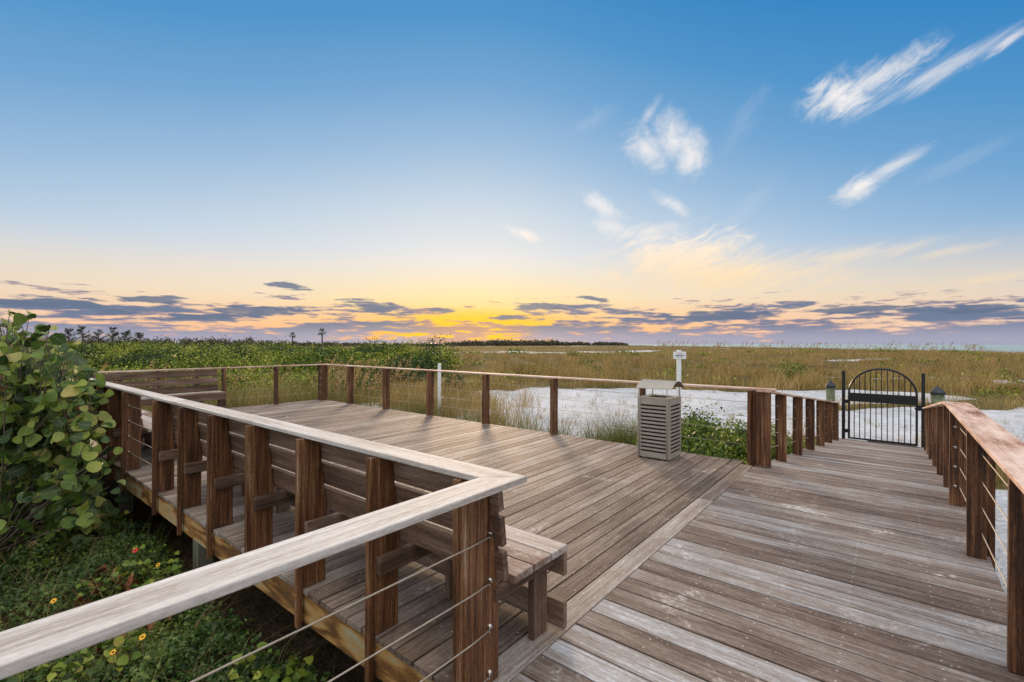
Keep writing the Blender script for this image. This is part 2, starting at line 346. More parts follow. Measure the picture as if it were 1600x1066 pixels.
# ------------------------------------------------------------------ world
def build_world():
    w = bpy.data.worlds.new('World'); scn.world = w; w.use_nodes = True; nt = w.node_tree
    bg = nt.nodes['Background']
    tc = nt.nodes.new('ShaderNodeTexCoord').outputs['Generated']
    sp = nt.nodes.new('ShaderNodeSeparateXYZ'); nt.links.new(tc, sp.inputs[0])
    x, y, z = (S(nt, o) for o in sp.outputs)
    rx = x*SR-y*CR; fy = x*CR+y*SR
    DEG = 57.29578
    az = rx._m('ARCTAN2', fy)*DEG
    el = z._m('ARCSINE')*DEG
    def pix(px, py):
        u = (px-800)/733.45; v = -(py-536.84)/733.45
        a = math.atan(u); return a*DEG, math.atan(v*math.cos(a))*DEG
    # angular distance to the point where the sun went down
    a0 = R(-8.0)
    cd = rx*math.sin(a0)+fy*math.cos(a0)
    d = cd._m('ARCCOSINE')*DEG
    asym = az.step(-25, 35)            # the seaward side is a deeper blue
    aa = az+4.6
    q = (((aa*aa+150.0).sqrt()-12.2)*(aa.step(-14, 20)*.19+.37))._m('MINIMUM', 42.0)
    p = el*1.6+q
    top = ramp(nt, p/100.0, [(.05, (240, 234, 224)), (.17, (228, 228, 228)), (.26, (200, 214, 228)), (.36, (158, 190, 220)), (.46, (116, 166, 210)), (.56, (80, 148, 202)), (.68, (48, 130, 194)), (.9, (22, 112, 182))])
    warmh = ramp(nt, ((aa*aa+16.0).sqrt()-4.0)/60.0, [(0, (255, 196, 44)), (.10, (255, 184, 84)), (.25, (253, 192, 132)), (.5, (249, 196, 156)), (.8, (240, 208, 184)), (1, (224, 208, 200))])
    warm = mix(nt, el.step(.8, 6.0), warmh, ramp(nt, ((aa*aa+40.0).sqrt()-6.3)/60.0, [(0, (254, 222, 150)), (.3, (248, 222, 184)), (.7, (236, 216, 190)), (1, (205, 208, 214))]))
    sky = mix(nt, el.step(3.2, 11.5), warm, top)
    # halo of the set sun
    hal = ((az+4.6)*(az+4.6)*.008+(el-1.6)*(el-1.6)*.16)
    sky = mix(nt, hal.step(1.5, 0.0)*.95, sky, s2l((255, 200, 8)))
    # cirrus and puffs
    ang = R(24)
    s1 = az*math.cos(ang)+el*math.sin(ang); s2 = el*math.cos(ang)-az*math.sin(ang)
    st = noise(nt, comb(nt, s1*.16, s2*1.1, 3.3), 1.0, 7, .66, .5)
    wv = noise(nt, comb(nt, s1*.14, s2*.3, 4.4), 1.0, 3)
    st2 = noise(nt, comb(nt, s1*.34, (s2+(wv-.5)*5.0)*1.05, 9.1), 1.0, 10, .66, .3)
    pf = noise(nt, comb(nt, az*.42, el*.5, 1.7), 1.0, 9, .66, .5)
    blobs = [  # centre, long axis, short axis (picture pixels turned into angles), strength, kind
        ((1008, 232), (42, 4), (4, 36), 1.0, pf), ((1048, 212), (34, 2), (2, 44), 1.0, pf), ((1078, 238), (32, 2), (2, 42), 1.0, pf),
        ((1310, 152), (58, -30), (26, 36), 1.15, st2), ((1370, 120), (110, -62), (12, 24), .85, st2), ((1450, 118), (150, -84), (9, 17), .75, st),
        ((1575, 60), (70, -46), (5, 9), .8, st2), ((1345, 290), (52, -34), (12, 16), 1.15, st2), ((1395, 258), (60, -36), (6, 12), .7, st),
        ((820, 367), (30, 12), (-4, 9), 1.2, pf), ((938, 322), (40, 30), (-12, 12), .85, pf), ((1010, 362), (72, -10), (3, 15), .8, st2), ((1048, 318), (34, 20), (-8, 9), .7, pf), ((955, 355), (40, 6), (3, 18), .7, pf),
        ((1060, 405), (150, -10), (0, 52), 1.5, st2), ((1150, 425), (190, -8), (0, 36), 1.3, st), ((1310, 400), (190, -28), (3, 16), .65, st),
        ((1500, 388), (110, -22), (3, 9), .6, st), ((1530, 436), (100, -16), (3, 9), .65, st), ((1012, 178), (20, -30), (8, 6), .6, st2),
        ((930, 185), (44, -28), (8, 14), .12, st2), ((1160, 190), (44, -70), (18, 10), .1, st2), ((1170, 320), (60, -60), (14, 14), .1, st2),
        ((1500, 250), (90, -40), (8, 14), .1, st)]
    tot = None
    for (c, la, sa, k, nz) in blobs:
        c0 = pix(*c); A = pix(c[0]+la[0], c[1]+la[1]); B = pix(c[0]+sa[0], c[1]+sa[1])
        M = Matrix(((A[0]-c0[0], B[0]-c0[0]), (A[1]-c0[1], B[1]-c0[1]))); I = M.inverted()
        da = az-c0[0]; de = el-c0[1]
        P = da*I[0][0]+de*I[0][1]; Q = da*I[1][0]+de*I[1][1]
        r = (P*P+Q*Q).sqrt()
        mk = (((1.25-r)*1.0+(nz-.5)*(2.1 if nz is pf else 2.6))).step(.0, 1.5)*r.step(1.6, .7)*k
        tot = mk if tot is None else tot._m('MAXIMUM', mk)
    ccol = mix(nt, el.step(5.0, 16.0), s2l((255, 224, 176)), s2l((250, 244, 240)))
    sky = mix(nt, (tot*.85).clamp(), sky, ccol)
    # low banks of cloud
    n1 = noise(nt, comb(nt, az*.10, el*.85, 5.0), 1.0, 8, .6, .2)
    n2 = noise(nt, comb(nt, az*.34, el*2.3, 2.0), 1.0, 7, .6, .3)
    nn = n1*.58+n2*.42
    thr = ramp(nt, el/10.0, [(0, (.36,)*3), (.10, (.42,)*3), (.20, (.455,)*3), (.32, (.47,)*3), (.44, (.51,)*3), (.56, (.61,)*3), (.75, (.9,)*3)], srgb=False)
    near = ((az+4.6)*(az+4.6)*.012).step(1.0, 0.0)
    cov = (nn-S(nt, thr)-near*.035)
    m1 = cov.step(-.015, .05)
    dcol = mix(nt, el.step(.3, 2.6), s2l((156, 162, 188)), s2l((88, 114, 150)))
    dcol = mix(nt, near*.6, dcol, s2l((196, 138, 104)))
    edge = cov.step(.09, .0)
    dcol = mix(nt, edge*.4, dcol, s2l((226, 172, 160)))
    sky = mix(nt, m1*.93, sky, dcol)
    for (c, la, sa) in (((450, 448), (36, 7), (-3, 6)), ((930, 467), (30, 6), (-2, 5)), ((80, 475), (95, 4), (0, 11)), ((240, 470), (62, 3), (0, 8)), ((590, 482), (60, 8), (0, 11)), ((850, 479), (56, 0), (0, 8)), ((400, 487), (95, 2), (0, 8)), ((310, 496), (80, 0), (0, 6)), ((180, 489), (40, 0), (0, 6)), ((690, 486), (26, 2), (0, 4)), ((800, 497), (50, 0), (0, 5)), ((1120, 492), (110, -2), (0, 8)), ((1350, 482), (130, -3), (0, 8)), ((1540, 480), (90, -4), (0, 9))):
        c0 = pix(*c); A = pix(c[0]+la[0], c[1]+la[1]); B = pix(c[0]+sa[0], c[1]+sa[1])
        M = Matrix(((A[0]-c0[0], B[0]-c0[0]), (A[1]-c0[1], B[1]-c0[1]))); I = M.inverted()
        da = az-c0[0]; de = el-c0[1]; P = da*I[0][0]+de*I[0][1]; Q = da*I[1][0]+de*I[1][1]
        r = (P*P+Q*Q).sqrt(); mk = ((1.0-r)+(n2-.5)*2.6).step(.0, .45)
        sky = mix(nt, mk*.9, sky, s2l((98, 114, 142)))
    # overhead and inland sky, out of view: brightness added to light deck and sand
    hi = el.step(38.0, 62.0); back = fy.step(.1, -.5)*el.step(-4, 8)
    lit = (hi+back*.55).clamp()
    sky = mix(nt, lit, sky, SKY_FILL)
    sky = mix(nt, el.step(0.0, -3.0), sky, s2l((150, 140, 110)))
    nis = nt.nodes.new('ShaderNodeTexSky'); nis.sky_type = 'NISHITA'; nis.sun_disc = False
    nis.sun_elevation = SUN_EL; nis.sun_rotation = SUN_ROT
    bg2 = nt.nodes.new('ShaderNodeBackground'); nt.links.new(nis.outputs[0], bg2.inputs[0]); bg2.inputs[1].default_value = .05*NIS
    add = nt.nodes.new('ShaderNodeAddShader')
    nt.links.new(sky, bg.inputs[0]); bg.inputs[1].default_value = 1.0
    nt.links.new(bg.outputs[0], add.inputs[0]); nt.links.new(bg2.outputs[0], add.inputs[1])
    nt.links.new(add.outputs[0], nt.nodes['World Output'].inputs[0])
    w.cycles.sampling_method = 'MANUAL'; w.cycles.sample_map_resolution = 1024
SUN_EL = R(9.0); NIS = .05; SKY_FILL = (1.95, 1.90, 1.86)
sunv = c2w(math.sin(R(-4.6)), math.cos(R(-4.6)))
SUN_ROT = math.atan2(sunv[0], sunv[1])
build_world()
sl = bpy.data.lights.new('sun', 'SUN'); sl.energy = 3.4; sl.angle = R(11); sl.color = (1, .70, .44)
so = bpy.data.objects.new('sun', sl); col.objects.link(so)
sd = Vector((sunv[0]*math.cos(SUN_EL), sunv[1]*math.cos(SUN_EL), math.sin(SUN_EL)))
so.rotation_euler = sd.to_track_quat('Z', 'Y').to_euler(); so.location = (20, 20, 30)

# ------------------------------------------------------------------ camera
cam = bpy.data.cameras.new('camera'); co = bpy.data.objects.new('camera', cam); col.objects.link(co)
cam.sensor_width = 36; cam.lens = 733.45*36/1600; cam.clip_start = .05; cam.clip_end = 40000
cam.shift_y = (536.84-533)/1600
f = Vector((CR, SR, 0)); rgt = Vector((SR, -CR, 0)); up = Vector((0, 0, 1))
ro = R(.154)
M = Matrix((rgt, up, -f)).transposed() @ Matrix.Rotation(ro, 3, 'Z')
co.matrix_world = Matrix.Translation((0, 0, 1.66)) @ M.to_4x4()
scn.camera = co
scn.view_settings.view_transform = 'Standard'; scn.view_settings.look = 'None'
scn.view_settings.exposure = 0.0; scn.view_settings.gamma = 1
scn.cycles.max_bounces = 6; scn.cycles.diffuse_bounces = 3; scn.cycles.use_denoising = True

# ------------------------------------------------------------------ terrain
def vnoise(x, y, s, seed=0):
    """cheap value noise"""
    x = np.asarray(x, float)*s; y = np.asarray(y, float)*s
    xi = np.floor(x).astype(np.int64); yi = np.floor(y).astype(np.int64); fx = x-xi; fy = y-yi
    fx = fx*fx*(3-2*fx); fy = fy*fy*(3-2*fy)
    def h(a, b):
        n = (a*374761393+b*668265263+seed*974711) & 0x7fffffff
        n = ((n ^ (n >> 13))*1274126177) & 0x7fffffff
        return ((n ^ (n >> 16)) & 0xffff)/65535.0
    return (h(xi, yi)*(1-fx)+h(xi+1, yi)*fx)*(1-fy)+(h(xi, yi+1)*(1-fx)+h(xi+1, yi+1)*fx)*fy
def fbm(x, y, s, seed=0, o=4):
    t = 0; a = .5; n = 0
    for i in range(o):
        t = t+a*vnoise(x, y, s*2**i, seed+i*17); n += a; a *= .5
    return t/n
def ss(a, b, v):
    t = np.clip((np.asarray(v, float)-a)/(b-a), 0, 1); return t*t*(3-2*t)
def veg_amount(X, Z):
    """0 bare sand .. 1 grown over; X right of, Z ahead of the viewer"""
    X = np.asarray(X, float); Z = np.asarray(Z, float)
    n = fbm(X, Z, .22, 3); v = np.ones_like(X)
    def ell(cx, cz, rx, rz, rot=0.0):
        c, s = math.cos(rot), math.sin(rot); a = ((X-cx)*c+(Z-cz)*s)/rx; b = (-(X-cx)*s+(Z-cz)*c)/rz
        return np.sqrt(a*a+b*b)+(n-.5)*.9
    for e in ((5, 20.5, 11, 8.5, .15), (14, 23, 9, 3.6, .1), (17, 15, 9, 5.5, 0), (26, 16.5, 12, 4.6, .1), (30, 38, 6, 1.8, -.1), (41, 34, 9, 2.4, .2), (7.5, 6, 4.5, 3.5, .3)):
        v = np.minimum(v, ss(.85, 1.12, ell(*e)))
    far = fbm(X*.35, Z, .05, 9)
    v = np.where(Z > 48, np.minimum(v, 1-ss(.70, .78, far)*ss(48, 60, Z)), v)
    sh = shore(X, Z); v = v*(1-ss(-34, -22, sh+(n-.5)*14))
    return v
def shore(X, Z): return X-(190+.05*np.asarray(Z, float))-18*np.sin(np.asarray(Z, float)*.004)
def ground_h(X, Z):
    X = np.asarray(X, float); Z = np.asarray(Z, float)
    r = np.sqrt(X*X+Z*Z)
    g = -.98+(fbm(X, Z, .16, 1)-.5)*.5*ss(8, 26, r)+(fbm(X, Z, .10, 6)-.5)*.9*ss(26, 50, r)+(fbm(X, Z, .035, 2)-.5)*.9*ss(35, 90, r)+(fbm(X, Z, .9, 4)-.5)*.10
    x, y = X*SR+Z*CR, -X*CR+Z*SR
    g = g+.14*ss(3, 1, x)-.2*ss(10, 15, x)*ss(26, 20, r)*ss(7, 3, y)+.18*ss(6.8, 7.6, x)*ss(11.5, 9.5, x)*ss(1, 2, y)*ss(7, 5, y)
    g = g-ss(-28, 6, shore(X, Z))*1.75
    g = np.where((x > 12) & (x < 18) & (y > -2) & (y < 3), np.minimum(g, -1.2), g)
    return g
def ground():
    na = 640; rr = np.concatenate([[0.02], np.geomspace(.6, 6000, 330)])
    th = np.linspace(0, 2*math.pi, na, endpoint=False)
    Rr, T = np.meshgrid(rr, th, indexing='ij'); X = Rr*np.sin(T); Z = Rr*np.cos(T)
    H = ground_h(X, Z); H = np.where(Rr > 1200, np.where(shore(X, Z) > 0, -3.4, H), H)
    x, y = c2w(X, Z)
    V = np.stack([x, y, H], -1).reshape(-1, 3)
    i = np.arange(len(rr)-1)[:, None]; j = np.arange(na)[None, :]; j2 = (j+1) % na
    F = np.stack([i*na+j, i*na+j2, (i+1)*na+j2, (i+1)*na+j], -1).reshape(-1, 4)
    veg = veg_amount(X, Z).ravel()
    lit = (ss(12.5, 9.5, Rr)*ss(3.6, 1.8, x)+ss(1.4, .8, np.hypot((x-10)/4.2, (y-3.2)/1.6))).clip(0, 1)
    lit = np.maximum(lit, ((x > 1.7) & (x < 7.2) & (y > 1.5) & (y < 12.9))*1.0).ravel()  # litter colour under the whole deck, also painting the shade below plank gaps
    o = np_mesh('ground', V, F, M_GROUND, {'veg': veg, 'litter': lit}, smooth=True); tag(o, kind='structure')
ground()
def sea():
    n = 90; rr = np.geomspace(60, 32000, n); th = np.linspace(R(-180), R(180), 200)
    Rr, T = np.meshgrid(rr, th, indexing='ij'); X = Rr*np.sin(T); Z = Rr*np.cos(T)
    x, y = c2w(X, Z); V = np.stack([x, y, np.full_like(x, -2.35)], -1).reshape(-1, 3)
    i = np.arange(n-1)[:, None]; j = np.arange(199)[None, :]
    F = np.stack([i*200+j, i*200+j+1, (i+1)*200+j+1, (i+1)*200+j], -1).reshape(-1, 4)
    o = np_mesh('sea', V, F, M_WATER); tag(o, kind='structure')
sea()

# ------------------------------------------------------------------ deck and boardwalk
BT = .032; PITCH = .155; GAP = .012
dk = empty('viewing_deck', (4.4, 7.2, 0)); tag(dk, 'weathered grey-brown timber viewing deck on pilings, planks running towards the beach', 'deck')
def local(o, root): o.parent = root; o.matrix_parent_inverse = root.matrix_world.inverted(); return o
bpy.context.view_layer.update()
mb = MB(); yy = 1.622
while yy < 12.98:
    dz = random.uniform(-.0012, .0012)
    joints = [1.58+random.uniform(-.004, .004)]
    joints.append(7.25+random.uniform(-.004, .004))
    for k in range(len(joints)-1):
        mb.box(joints[k]+(.002 if k else 0), joints[k+1]-(.002 if k < len(joints)-2 else 0), yy+GAP/2, yy+PITCH-GAP/2, -BT+dz, dz)
    yy += PITCH
local(mb.build('planks', W_DECK, None, .0015), dk)
mb = MB(); mb.box(1.58, 5.2, 1.458, 1.616, -BT, .001); mb.box(5.204, 7.05, 1.458, 1.616, -BT, .001); local(mb.build('border_board', W_DECK, None, .003), dk)
for (p0, p1) in (((1.612, 1.62, -.135), (1.612, 7.0, -.135)), ((1.612, 7.004, -.135), (1.612, 12.95, -.135)), ((7.2, 1.62, -.135), (7.2, 12.95, -.135)), ((1.634, 12.93, -.135), (7.18, 12.93, -.135))):
    mb = MB(); mb.beam(p0, p1, .04, .2); local(mb.build('rim_board', W_RIM, None, .003), dk)
mb = MB()
for k in range(28):
    y = 1.9+k*.4
    if y < 12.8: mb.box(1.636, 7.176, y-.02, y+.02, -.23, -BT-.03)
local(mb.build('joists', W_RIM), dk)
for (x, y) in [(1.86, y) for y in (2.0, 5.8, 9.0, 12.2)]+[(4.4, y) for y in (1.9, 5.6, 9.4, 12.6)]+[(6.9, y) for y in (1.9, 4.3, 6.9, 9.4, 11.9)]:
    mb = MB(); mb.box(x-.075, x+.075, y-.075, y+.075, -1.45, -.236, 'z'); local(mb.build('piling', W_PILE, None, .006), dk)

# walkway: flat part then a slope down to the gate
RA = -1.0; SL = .1125; RX0 = 7.02
ca, sa = math.cos(R(RA)), math.sin(R(RA))
def rp(s, off, z=0.0, a0=1.25):
    """point on the ramp: s metres along from its top, off metres to the left of the line through a0, z above its boards"""
    return (RX0+s*ca-off*sa, a0+s*sa+off*ca, -SL*s+z)
wk = empty('boardwalk', (3, .5, 0)); tag(wk, 'timber boardwalk of crosswise planks sloping down to the black gate', 'boardwalk'); bpy.context.view_layer.update()
mb = MB(); x = -4.0; P2 = .178
while x < RX0-.02:
    dz = random.uniform(-.0015, .0015); x1 = min(x+P2, RX0)
    mb.box(x+GAP/2, x1-GAP/2, -.60+random.uniform(-.004, .004), 1.452, -BT+dz, dz, 'y'); x += P2
SN = 9.72; s = 0.0
while s < SN:
    dz = random.uniform(-.0015, .0015); s1 = min(s+P2, SN)
    a = rp(s+P2/2, -1.96, -BT/2+dz); b = rp(s+P2/2, .2, -BT/2+dz)
    mb.beam(a, b, P2-GAP, BT, (SL, 0, 1)); s += P2
local(mb.build('planks', W_WALK, None, .0015), wk)
for (p0, p1) in (((-4, -.56, -.135), (7.0, -.56, -.135)), ((-4, 1.42, -.135), (1.58, 1.42, -.135)), (rp(0.02, -1.9, -.135), rp(SN, -1.9, -.135)), (rp(.2, .17, -.135), rp(SN, .17, -.135))):
    mb = MB(); mb.beam(p0, p1, .04, .2); local(mb.build('rim_board', W_RIM, None, .003), wk)
for (x, y) in ((-2.4, 1.3), (-.2, 1.3), (1.9, 1.2), (-2.4, -.45), (-.2, -.45), (2, -.45), (4.3, -.45), (6.4, -.45)):
    mb = MB(); mb.box(x-.075, x+.075, y-.075, y+.075, -1.45, -.236, 'z'); local(mb.build('piling', W_PILE, None, .006), wk)

# ------------------------------------------------------------------ railings
def post_mesh(kind):
    if kind == 'bench': poly = [(0, -.25), (.034, -.25), (.034, .004), (.20, .004), (.20, .44), (.212, .47), (.15, 1.013), (0, 1.013)]
    elif kind == 'plain': poly = [(0, -.25), (.034, -.25), (.034, .004), (.20, .004), (.20, 1.013), (0, 1.013)]
    elif kind == 'corner': poly = [(0, -.25), (.034, -.25), (.034, .004), (.235, .004), (.235, 1.013), (0, 1.013)]
    elif kind == 'edge': poly = [(0, -.25), (.034, -.25), (.034, .004), (.112, .004), (.112, 1.013), (0, 1.013)]
    mb = MB(); mb.prism(poly, -.021, .021, r=.5); o = mb.build('post', W_POST, None, .003); return o
protos = {k: post_mesh(k) for k in ('bench', 'plain', 'edge', 'corner')}
used = set()
def fitting_proto():
    mb = MB(); mb.lathe([(.001, .0), (.017, .001), (.0165, .004), (.010, .009), (.0065, .012), (.006, .02), (.0045, .022), (.004, .045), (.0035, .047)], 14)
    o = mb.build('cable_fitting', M_STEEL, None, smooth=True); return o
fit_p = fitting_proto(); fit_used = [False]
def put_post(root, kind, loc, rz, fit=(), fdir=None):
    p = protos[kind]
    if kind in used: o = p.copy(); col.objects.link(o)
    else: o = p; used.add(kind)
    o.parent = root; o.location = loc; o.rotation_euler = (random.uniform(-.004, .004), random.uniform(-.004, .004), rz)
    for (lx, ly, lz, axis) in fit:                       # axis: local direction the fitting points to
        if fit_used[0]: q = fit_p.copy(); col.objects.link(q)
        else: q = fit_p; fit_used[0] = True
        q.parent = o; q.location = (lx, ly, lz); q.rotation_euler = Vector(axis).to_track_quat('Z', 'Y').to_euler()
    return o
CZ = (.24, .44, .64, .84)
def cables(root, pts_of_z, zs=CZ, rad=.0038):
    for z in zs:
        mb = MB(); mb.tube(pts_of_z(z), rad, 6); mb.build('cable', M_CABLE, root, smooth=True)

# long railing over the low ground, two benches lean on it
r1 = empty('cable_railing'); tag(r1, 'long left railing with silvery cap board behind the two long benches', 'railing')
mb = MB(); OX0, OX1 = 1.585, 1.745; Y0, Y1 = 1.315, 1.475
for (a, b) in ((None, 5.9), (5.903, 10.2), (10.203, 13.02)):
    if a is None: mb.slab([(OX1+.02, Y0), (OX1, Y0+.0), (OX0, Y1)][1:1] or [(OX1, Y0+.002), (OX1, b), (OX0, b), (OX0, Y1+.002)], 1.016, 1.044, .31, (0, 1))
    else: mb.slab([(OX1, a), (OX1, b), (OX0, b), (OX0, a)], 1.016, 1.0435, None, (0, 1))
mb.build('cap_rail', W_CAP, r1, .004)
bench_posts = [1.535, 2.285, 3.099, 3.902, 4.702, 5.50]
put_post(r1, 'corner', (1.54, 1.535, 0), 0, fit=[(.165, -.0215, z, (-.75, -.66, 0)) for z in (.063, .286, .51, .734)])
for y in bench_posts[1:]: put_post(r1, 'bench', (1.54, y, 0), 0)
put_post(r1, 'plain', (1.54, 6.342, 0), 0)
put_post(r1, 'corner', (1.565, 1.60, 0), 0)
put_post(r1, 'plain', (1.54, 7.696, 0), 0, fit=[(.075, -.0215, z, (0, -1, 0)) for z in CZ])
for y in (8.44, 9.135, 9.86, 10.575, 11.29, 12.01, 12.7): put_post(r1, 'bench', (1.54, y, 0), 0)
cables(r1, lambda z: [(1.615, 6.365, z), (1.615, 7.66, z)])

# near railing of the boardwalk
r2 = empty('cable_railing'); tag(r2, 'nearest railing with broad bleached cap board crossing the lower left', 'railing')
mb = MB(); mb.slab([(OX1, Y0), (OX0, Y1), (-4.0, Y1), (-4.0, Y0)], 1.016, 1.044, .62, (1, 0)); mb.build('cap_rail', W_CAP, r2, .004)
for x in (-.45, -2.0, -3.6): put_post(r2, 'plain', (x, 1.60, 0), R(-90))
cables(r2, lambda z: [(1.68, 1.492, z), (1.55, 1.482, z), (-3.6, 1.478, z)], (.063, .286, .51, .734), .0035)

# back railing
r3 = empty('cable_railing'); tag(r3, 'far railing of the deck behind the back bench, facing the green thicket', 'railing')
mb = MB()
mb.slab([(1.75, 12.84), (7.20, 12.84), (7.36, 13.0), (1.59, 13.0)][0:0] or [(1.59, 13.0), (1.75, 13.0)][0:0] or [(1.75, 12.86), (7.2, 12.86), (7.345, 13.02), (1.75, 13.02)], 1.016, 1.044, .4, (1, 0)); mb.build('cap_rail', W_CAPW, r3, .004)
for x in (1.9, 2.55, 3.25, 4.0, 4.58): put_post(r3, 'bench' if x < 4.4 else 'plain', (x, 13.0, 0), R(-90))
put_post(r3, 'plain', (5.86, 13.0, 0), R(-90))
o = put_post(r3, 'plain', (7.12, 13.0, 0), R(-90), fit=[(.08, .0, 0, (0, -1, 0))][:0])
cables(r3, lambda z: [(4.6, 12.94, z), (7.12, 12.94, z)], rad=.003)

# right railing of the deck
r4 = empty('cable_railing'); tag(r4, 'railing along the right side of the deck behind the slatted litter bin', 'railing')
mb = MB(); mb.slab([(7.205, 12.856), (7.205, 6.9), (7.365, 6.9), (7.365, 13.02)][::-1], 1.016, 1.044, .5, (0, 1)); mb.slab([(7.205, 6.897), (7.205, 1.23), (7.365, 1.23), (7.365, 6.897)][::-1], 1.016, 1.0435, .2, (0, 1))
mb.build('cap_rail', W_CAPW, r4, .004)
ry = (1.53, 3.12, 4.83, 6.52, 8.24, 9.90, 11.50, 12.86)
for y in ry: put_post(r4, 'plain', (7.315, y, 0), R(180), fit=[(.202, dy, z, (1, 0, 0)) for z in CZ for dy in (-.012, .012)][:8] if y > 12.5 else ())
cables(r4, lambda z: [(7.255, 1.56, z), (7.255, 12.86, z)], rad=.003)
for i in range(len(ry)-1):
    if i in (0,): continue
    ym = (ry[i]+ry[i+1])/2; mb = MB(); mb.tube([(7.255, ym, -.0), (7.255, ym, 1.016)], .003, 6); mb.build('cable_spacer', M_CABLE, r4)

# left railing of the slope
def ramp_posts(root, svals, a0, side, kind='edge'):
    for s in svals:
        off = .112*side
        p = rp(s, off, 0, a0)
        put_post(root, kind, p, R(RA)+(R(-90) if side > 0 else R(90)))
r5 = empty('cable_railing'); tag(r5, 'sloping left railing of the boardwalk ramp, ending at the gate hinge side', 'railing')
put_post(r5, 'edge', (7.08, 1.36, 0), R(-90)); put_post(r5, 'edge', (7.15, 1.44, 0), R(-90)); put_post(r5, 'edge', (7.22, 1.50, 0), R(-90))
ls = [1.14, 2.59, 4.04, 5.56, 7.0, 8.49, 9.2]
ramp_posts(r5, ls[:6], 1.25, 1); ramp_posts(r5, [x+.1 for x in ls[:6]], 1.305, 1)
mb = MB(); p0 = rp(.2, .09, 1.03); p1 = rp(8.6, .09, 1.03); mb.beam((7.02, 1.34, 1.027), p0, .16, .028); mb.beam(p0, p1, .16, .028); mb.build('cap_rail', W_CAPW, r5, .003)
cables(r5, lambda z: [rp(.05, .1, z), rp(8.55, .1, z)], rad=.0035)

# right railing, level then sloping
r6 = empty('cable_railing'); tag(r6, 'right railing of the boardwalk with broad orange-tinted cap and steel cables', 'railing')
KX = 6.62
for x in (-3.2, -1.55, .12, 1.78, 3.46, 5.13): put_post(r6, 'edge', (x, -.578, 0), R(90)); put_post(r6, 'edge', (x+.10, -.635, 0), R(90))
put_post(r6, 'edge', (6.66, -.585, 0), R(90), fit=[(.07, .0215, z, (0, 1, 0)) for z in (.2, .4, .6, .81)]); put_post(r6, 'edge', (6.76, -.64, 0), R(90))
ramp_posts(r6, [.83, 2.37, 3.85, 5.47, 6.9, 8.3], -.49, -1); ramp_posts(r6, [.93, 2.47, 3.95, 5.57, 7.0], -.545, -1)
mb = MB()
mb.slab([(-4, -.655), (1.0, -.655), (1.0, -.445), (-4, -.445)], 1.016, 1.044, .3, (1, 0))
mb.slab([(1.003, -.655), (KX, -.655), (KX, -.445), (1.003, -.445)], 1.0155, 1.0435, .8, (1, 0))
mb.beam((KX+.002, -.55, 1.03), (RX0+.1, -.553, 1.012), .21, .028, r=.33); mb.beam((RX0+.102, -.553, 1.012), rp(8.6, -.07, 1.03, -.49), .21, .028, r=.55); mb.build('cap_rail', W_CAPW, r6, .004)
cables(r6, lambda z: [(-4, -.55, z), (6.66, -.55, z), rp(8.3, -.07, z, -.49)], (.2, .4, .6, .81), .0038)

# ------------------------------------------------------------------ benches (built along +y, sitter looks to +x)
def make_bench(length, sup, label, group, loc, rz, mirror=False):
    root = empty('long_bench', loc, rz); tag(root, label, 'bench', group)
    m = -1 if mirror else 1
    # seat planks
    for (x0, x1) in ((.295, .449), (.457, .619), (.627, .783)):
        mb = MB(); cut = length*random.uniform(.4, .6)
        mb.box(x0, x1, 0, cut-.002, .456, .496, 'y'); mb.box(x0, x1, cut+.002, length, .4555, .4955, 'y'); mb.build('seat_plank', W_SEAT, root, .004)
    # leaning back slats
    bk = empty('backrest'); bk.parent = root
    for (xa, za, xb, zb) in ((.252, .500, .234, .646), (.232, .676, .214, .822), (.211, .852, .193, .998)):
        mb = MB(); cx, cz = (xa+xb)/2-.019, (za+zb)/2; upv = (xb-xa, 0, zb-za)
        mb.beam((cx+.0, 0, cz), (cx+.0, length, cz), .036, .147, upv); mb.build('back_slat', W_BENCH, bk, .003)
    for nm, z0, z1 in (('front_board', .325, .453), ('kick_board', .018, .172)):
        mb = MB(); mb.box(.746, .780, 0, length, z0, z1, 'y'); mb.build(nm, W_BENCH, root, .003)
    for y in sup:
        lg = MB(); lg.box(.57, .706, y-.062, y-.024, .003, .4525, 'z'); lg.build('leg', W_BENCH, root, .003)
        cr = MB(); cr.box(.045, .812, y-.0625-.038+.038, y-.024, .285, .418, 'x') if False else cr.box(.045, .566, y-.062, y-.0235, .352, .454, 'x')
        cr.build('seat_bearer', W_BENCH, root, .003)
        c2 = MB(); c2.box(.20, .70, y-.108, y-.078, .395, .4535, 'x')
        if y < .3: c2.build('seat_bearer', W_BENCH, root, .003)
    return root
Y = 1.458
make_bench(4.9, [p-Y for p in bench_posts[1:]]+[4.86]+[.15], 'long slatted bench nearest the camera along the left railing', 'slatted benches built along the deck railings', (1.54, Y, 0), 0)
Y = 7.75
make_bench(4.3, [p-Y for p in (8.44, 9.135, 9.86, 10.575, 11.29, 12.01)], 'bench beyond the open cable bay, half hidden by the sea grape leaves', 'slatted benches built along the deck railings', (1.54, Y, 0), 0)
make_bench(2.5, [.15, .62, 1.32, 2.07, 2.44], 'back bench at the far end of the deck below the green thicket', 'slatted benches built along the deck railings', (1.9, 13.0, 0), R(-90))
for o in list(bpy.data.objects):           # the back bench is laid out from left to right as one looks at it
    if o.get('label', '').startswith('back bench'): o.location = (1.9, 13.0, 0); o.rotation_euler = (0, 0, R(-90)); o.scale = (1, 1, 1)

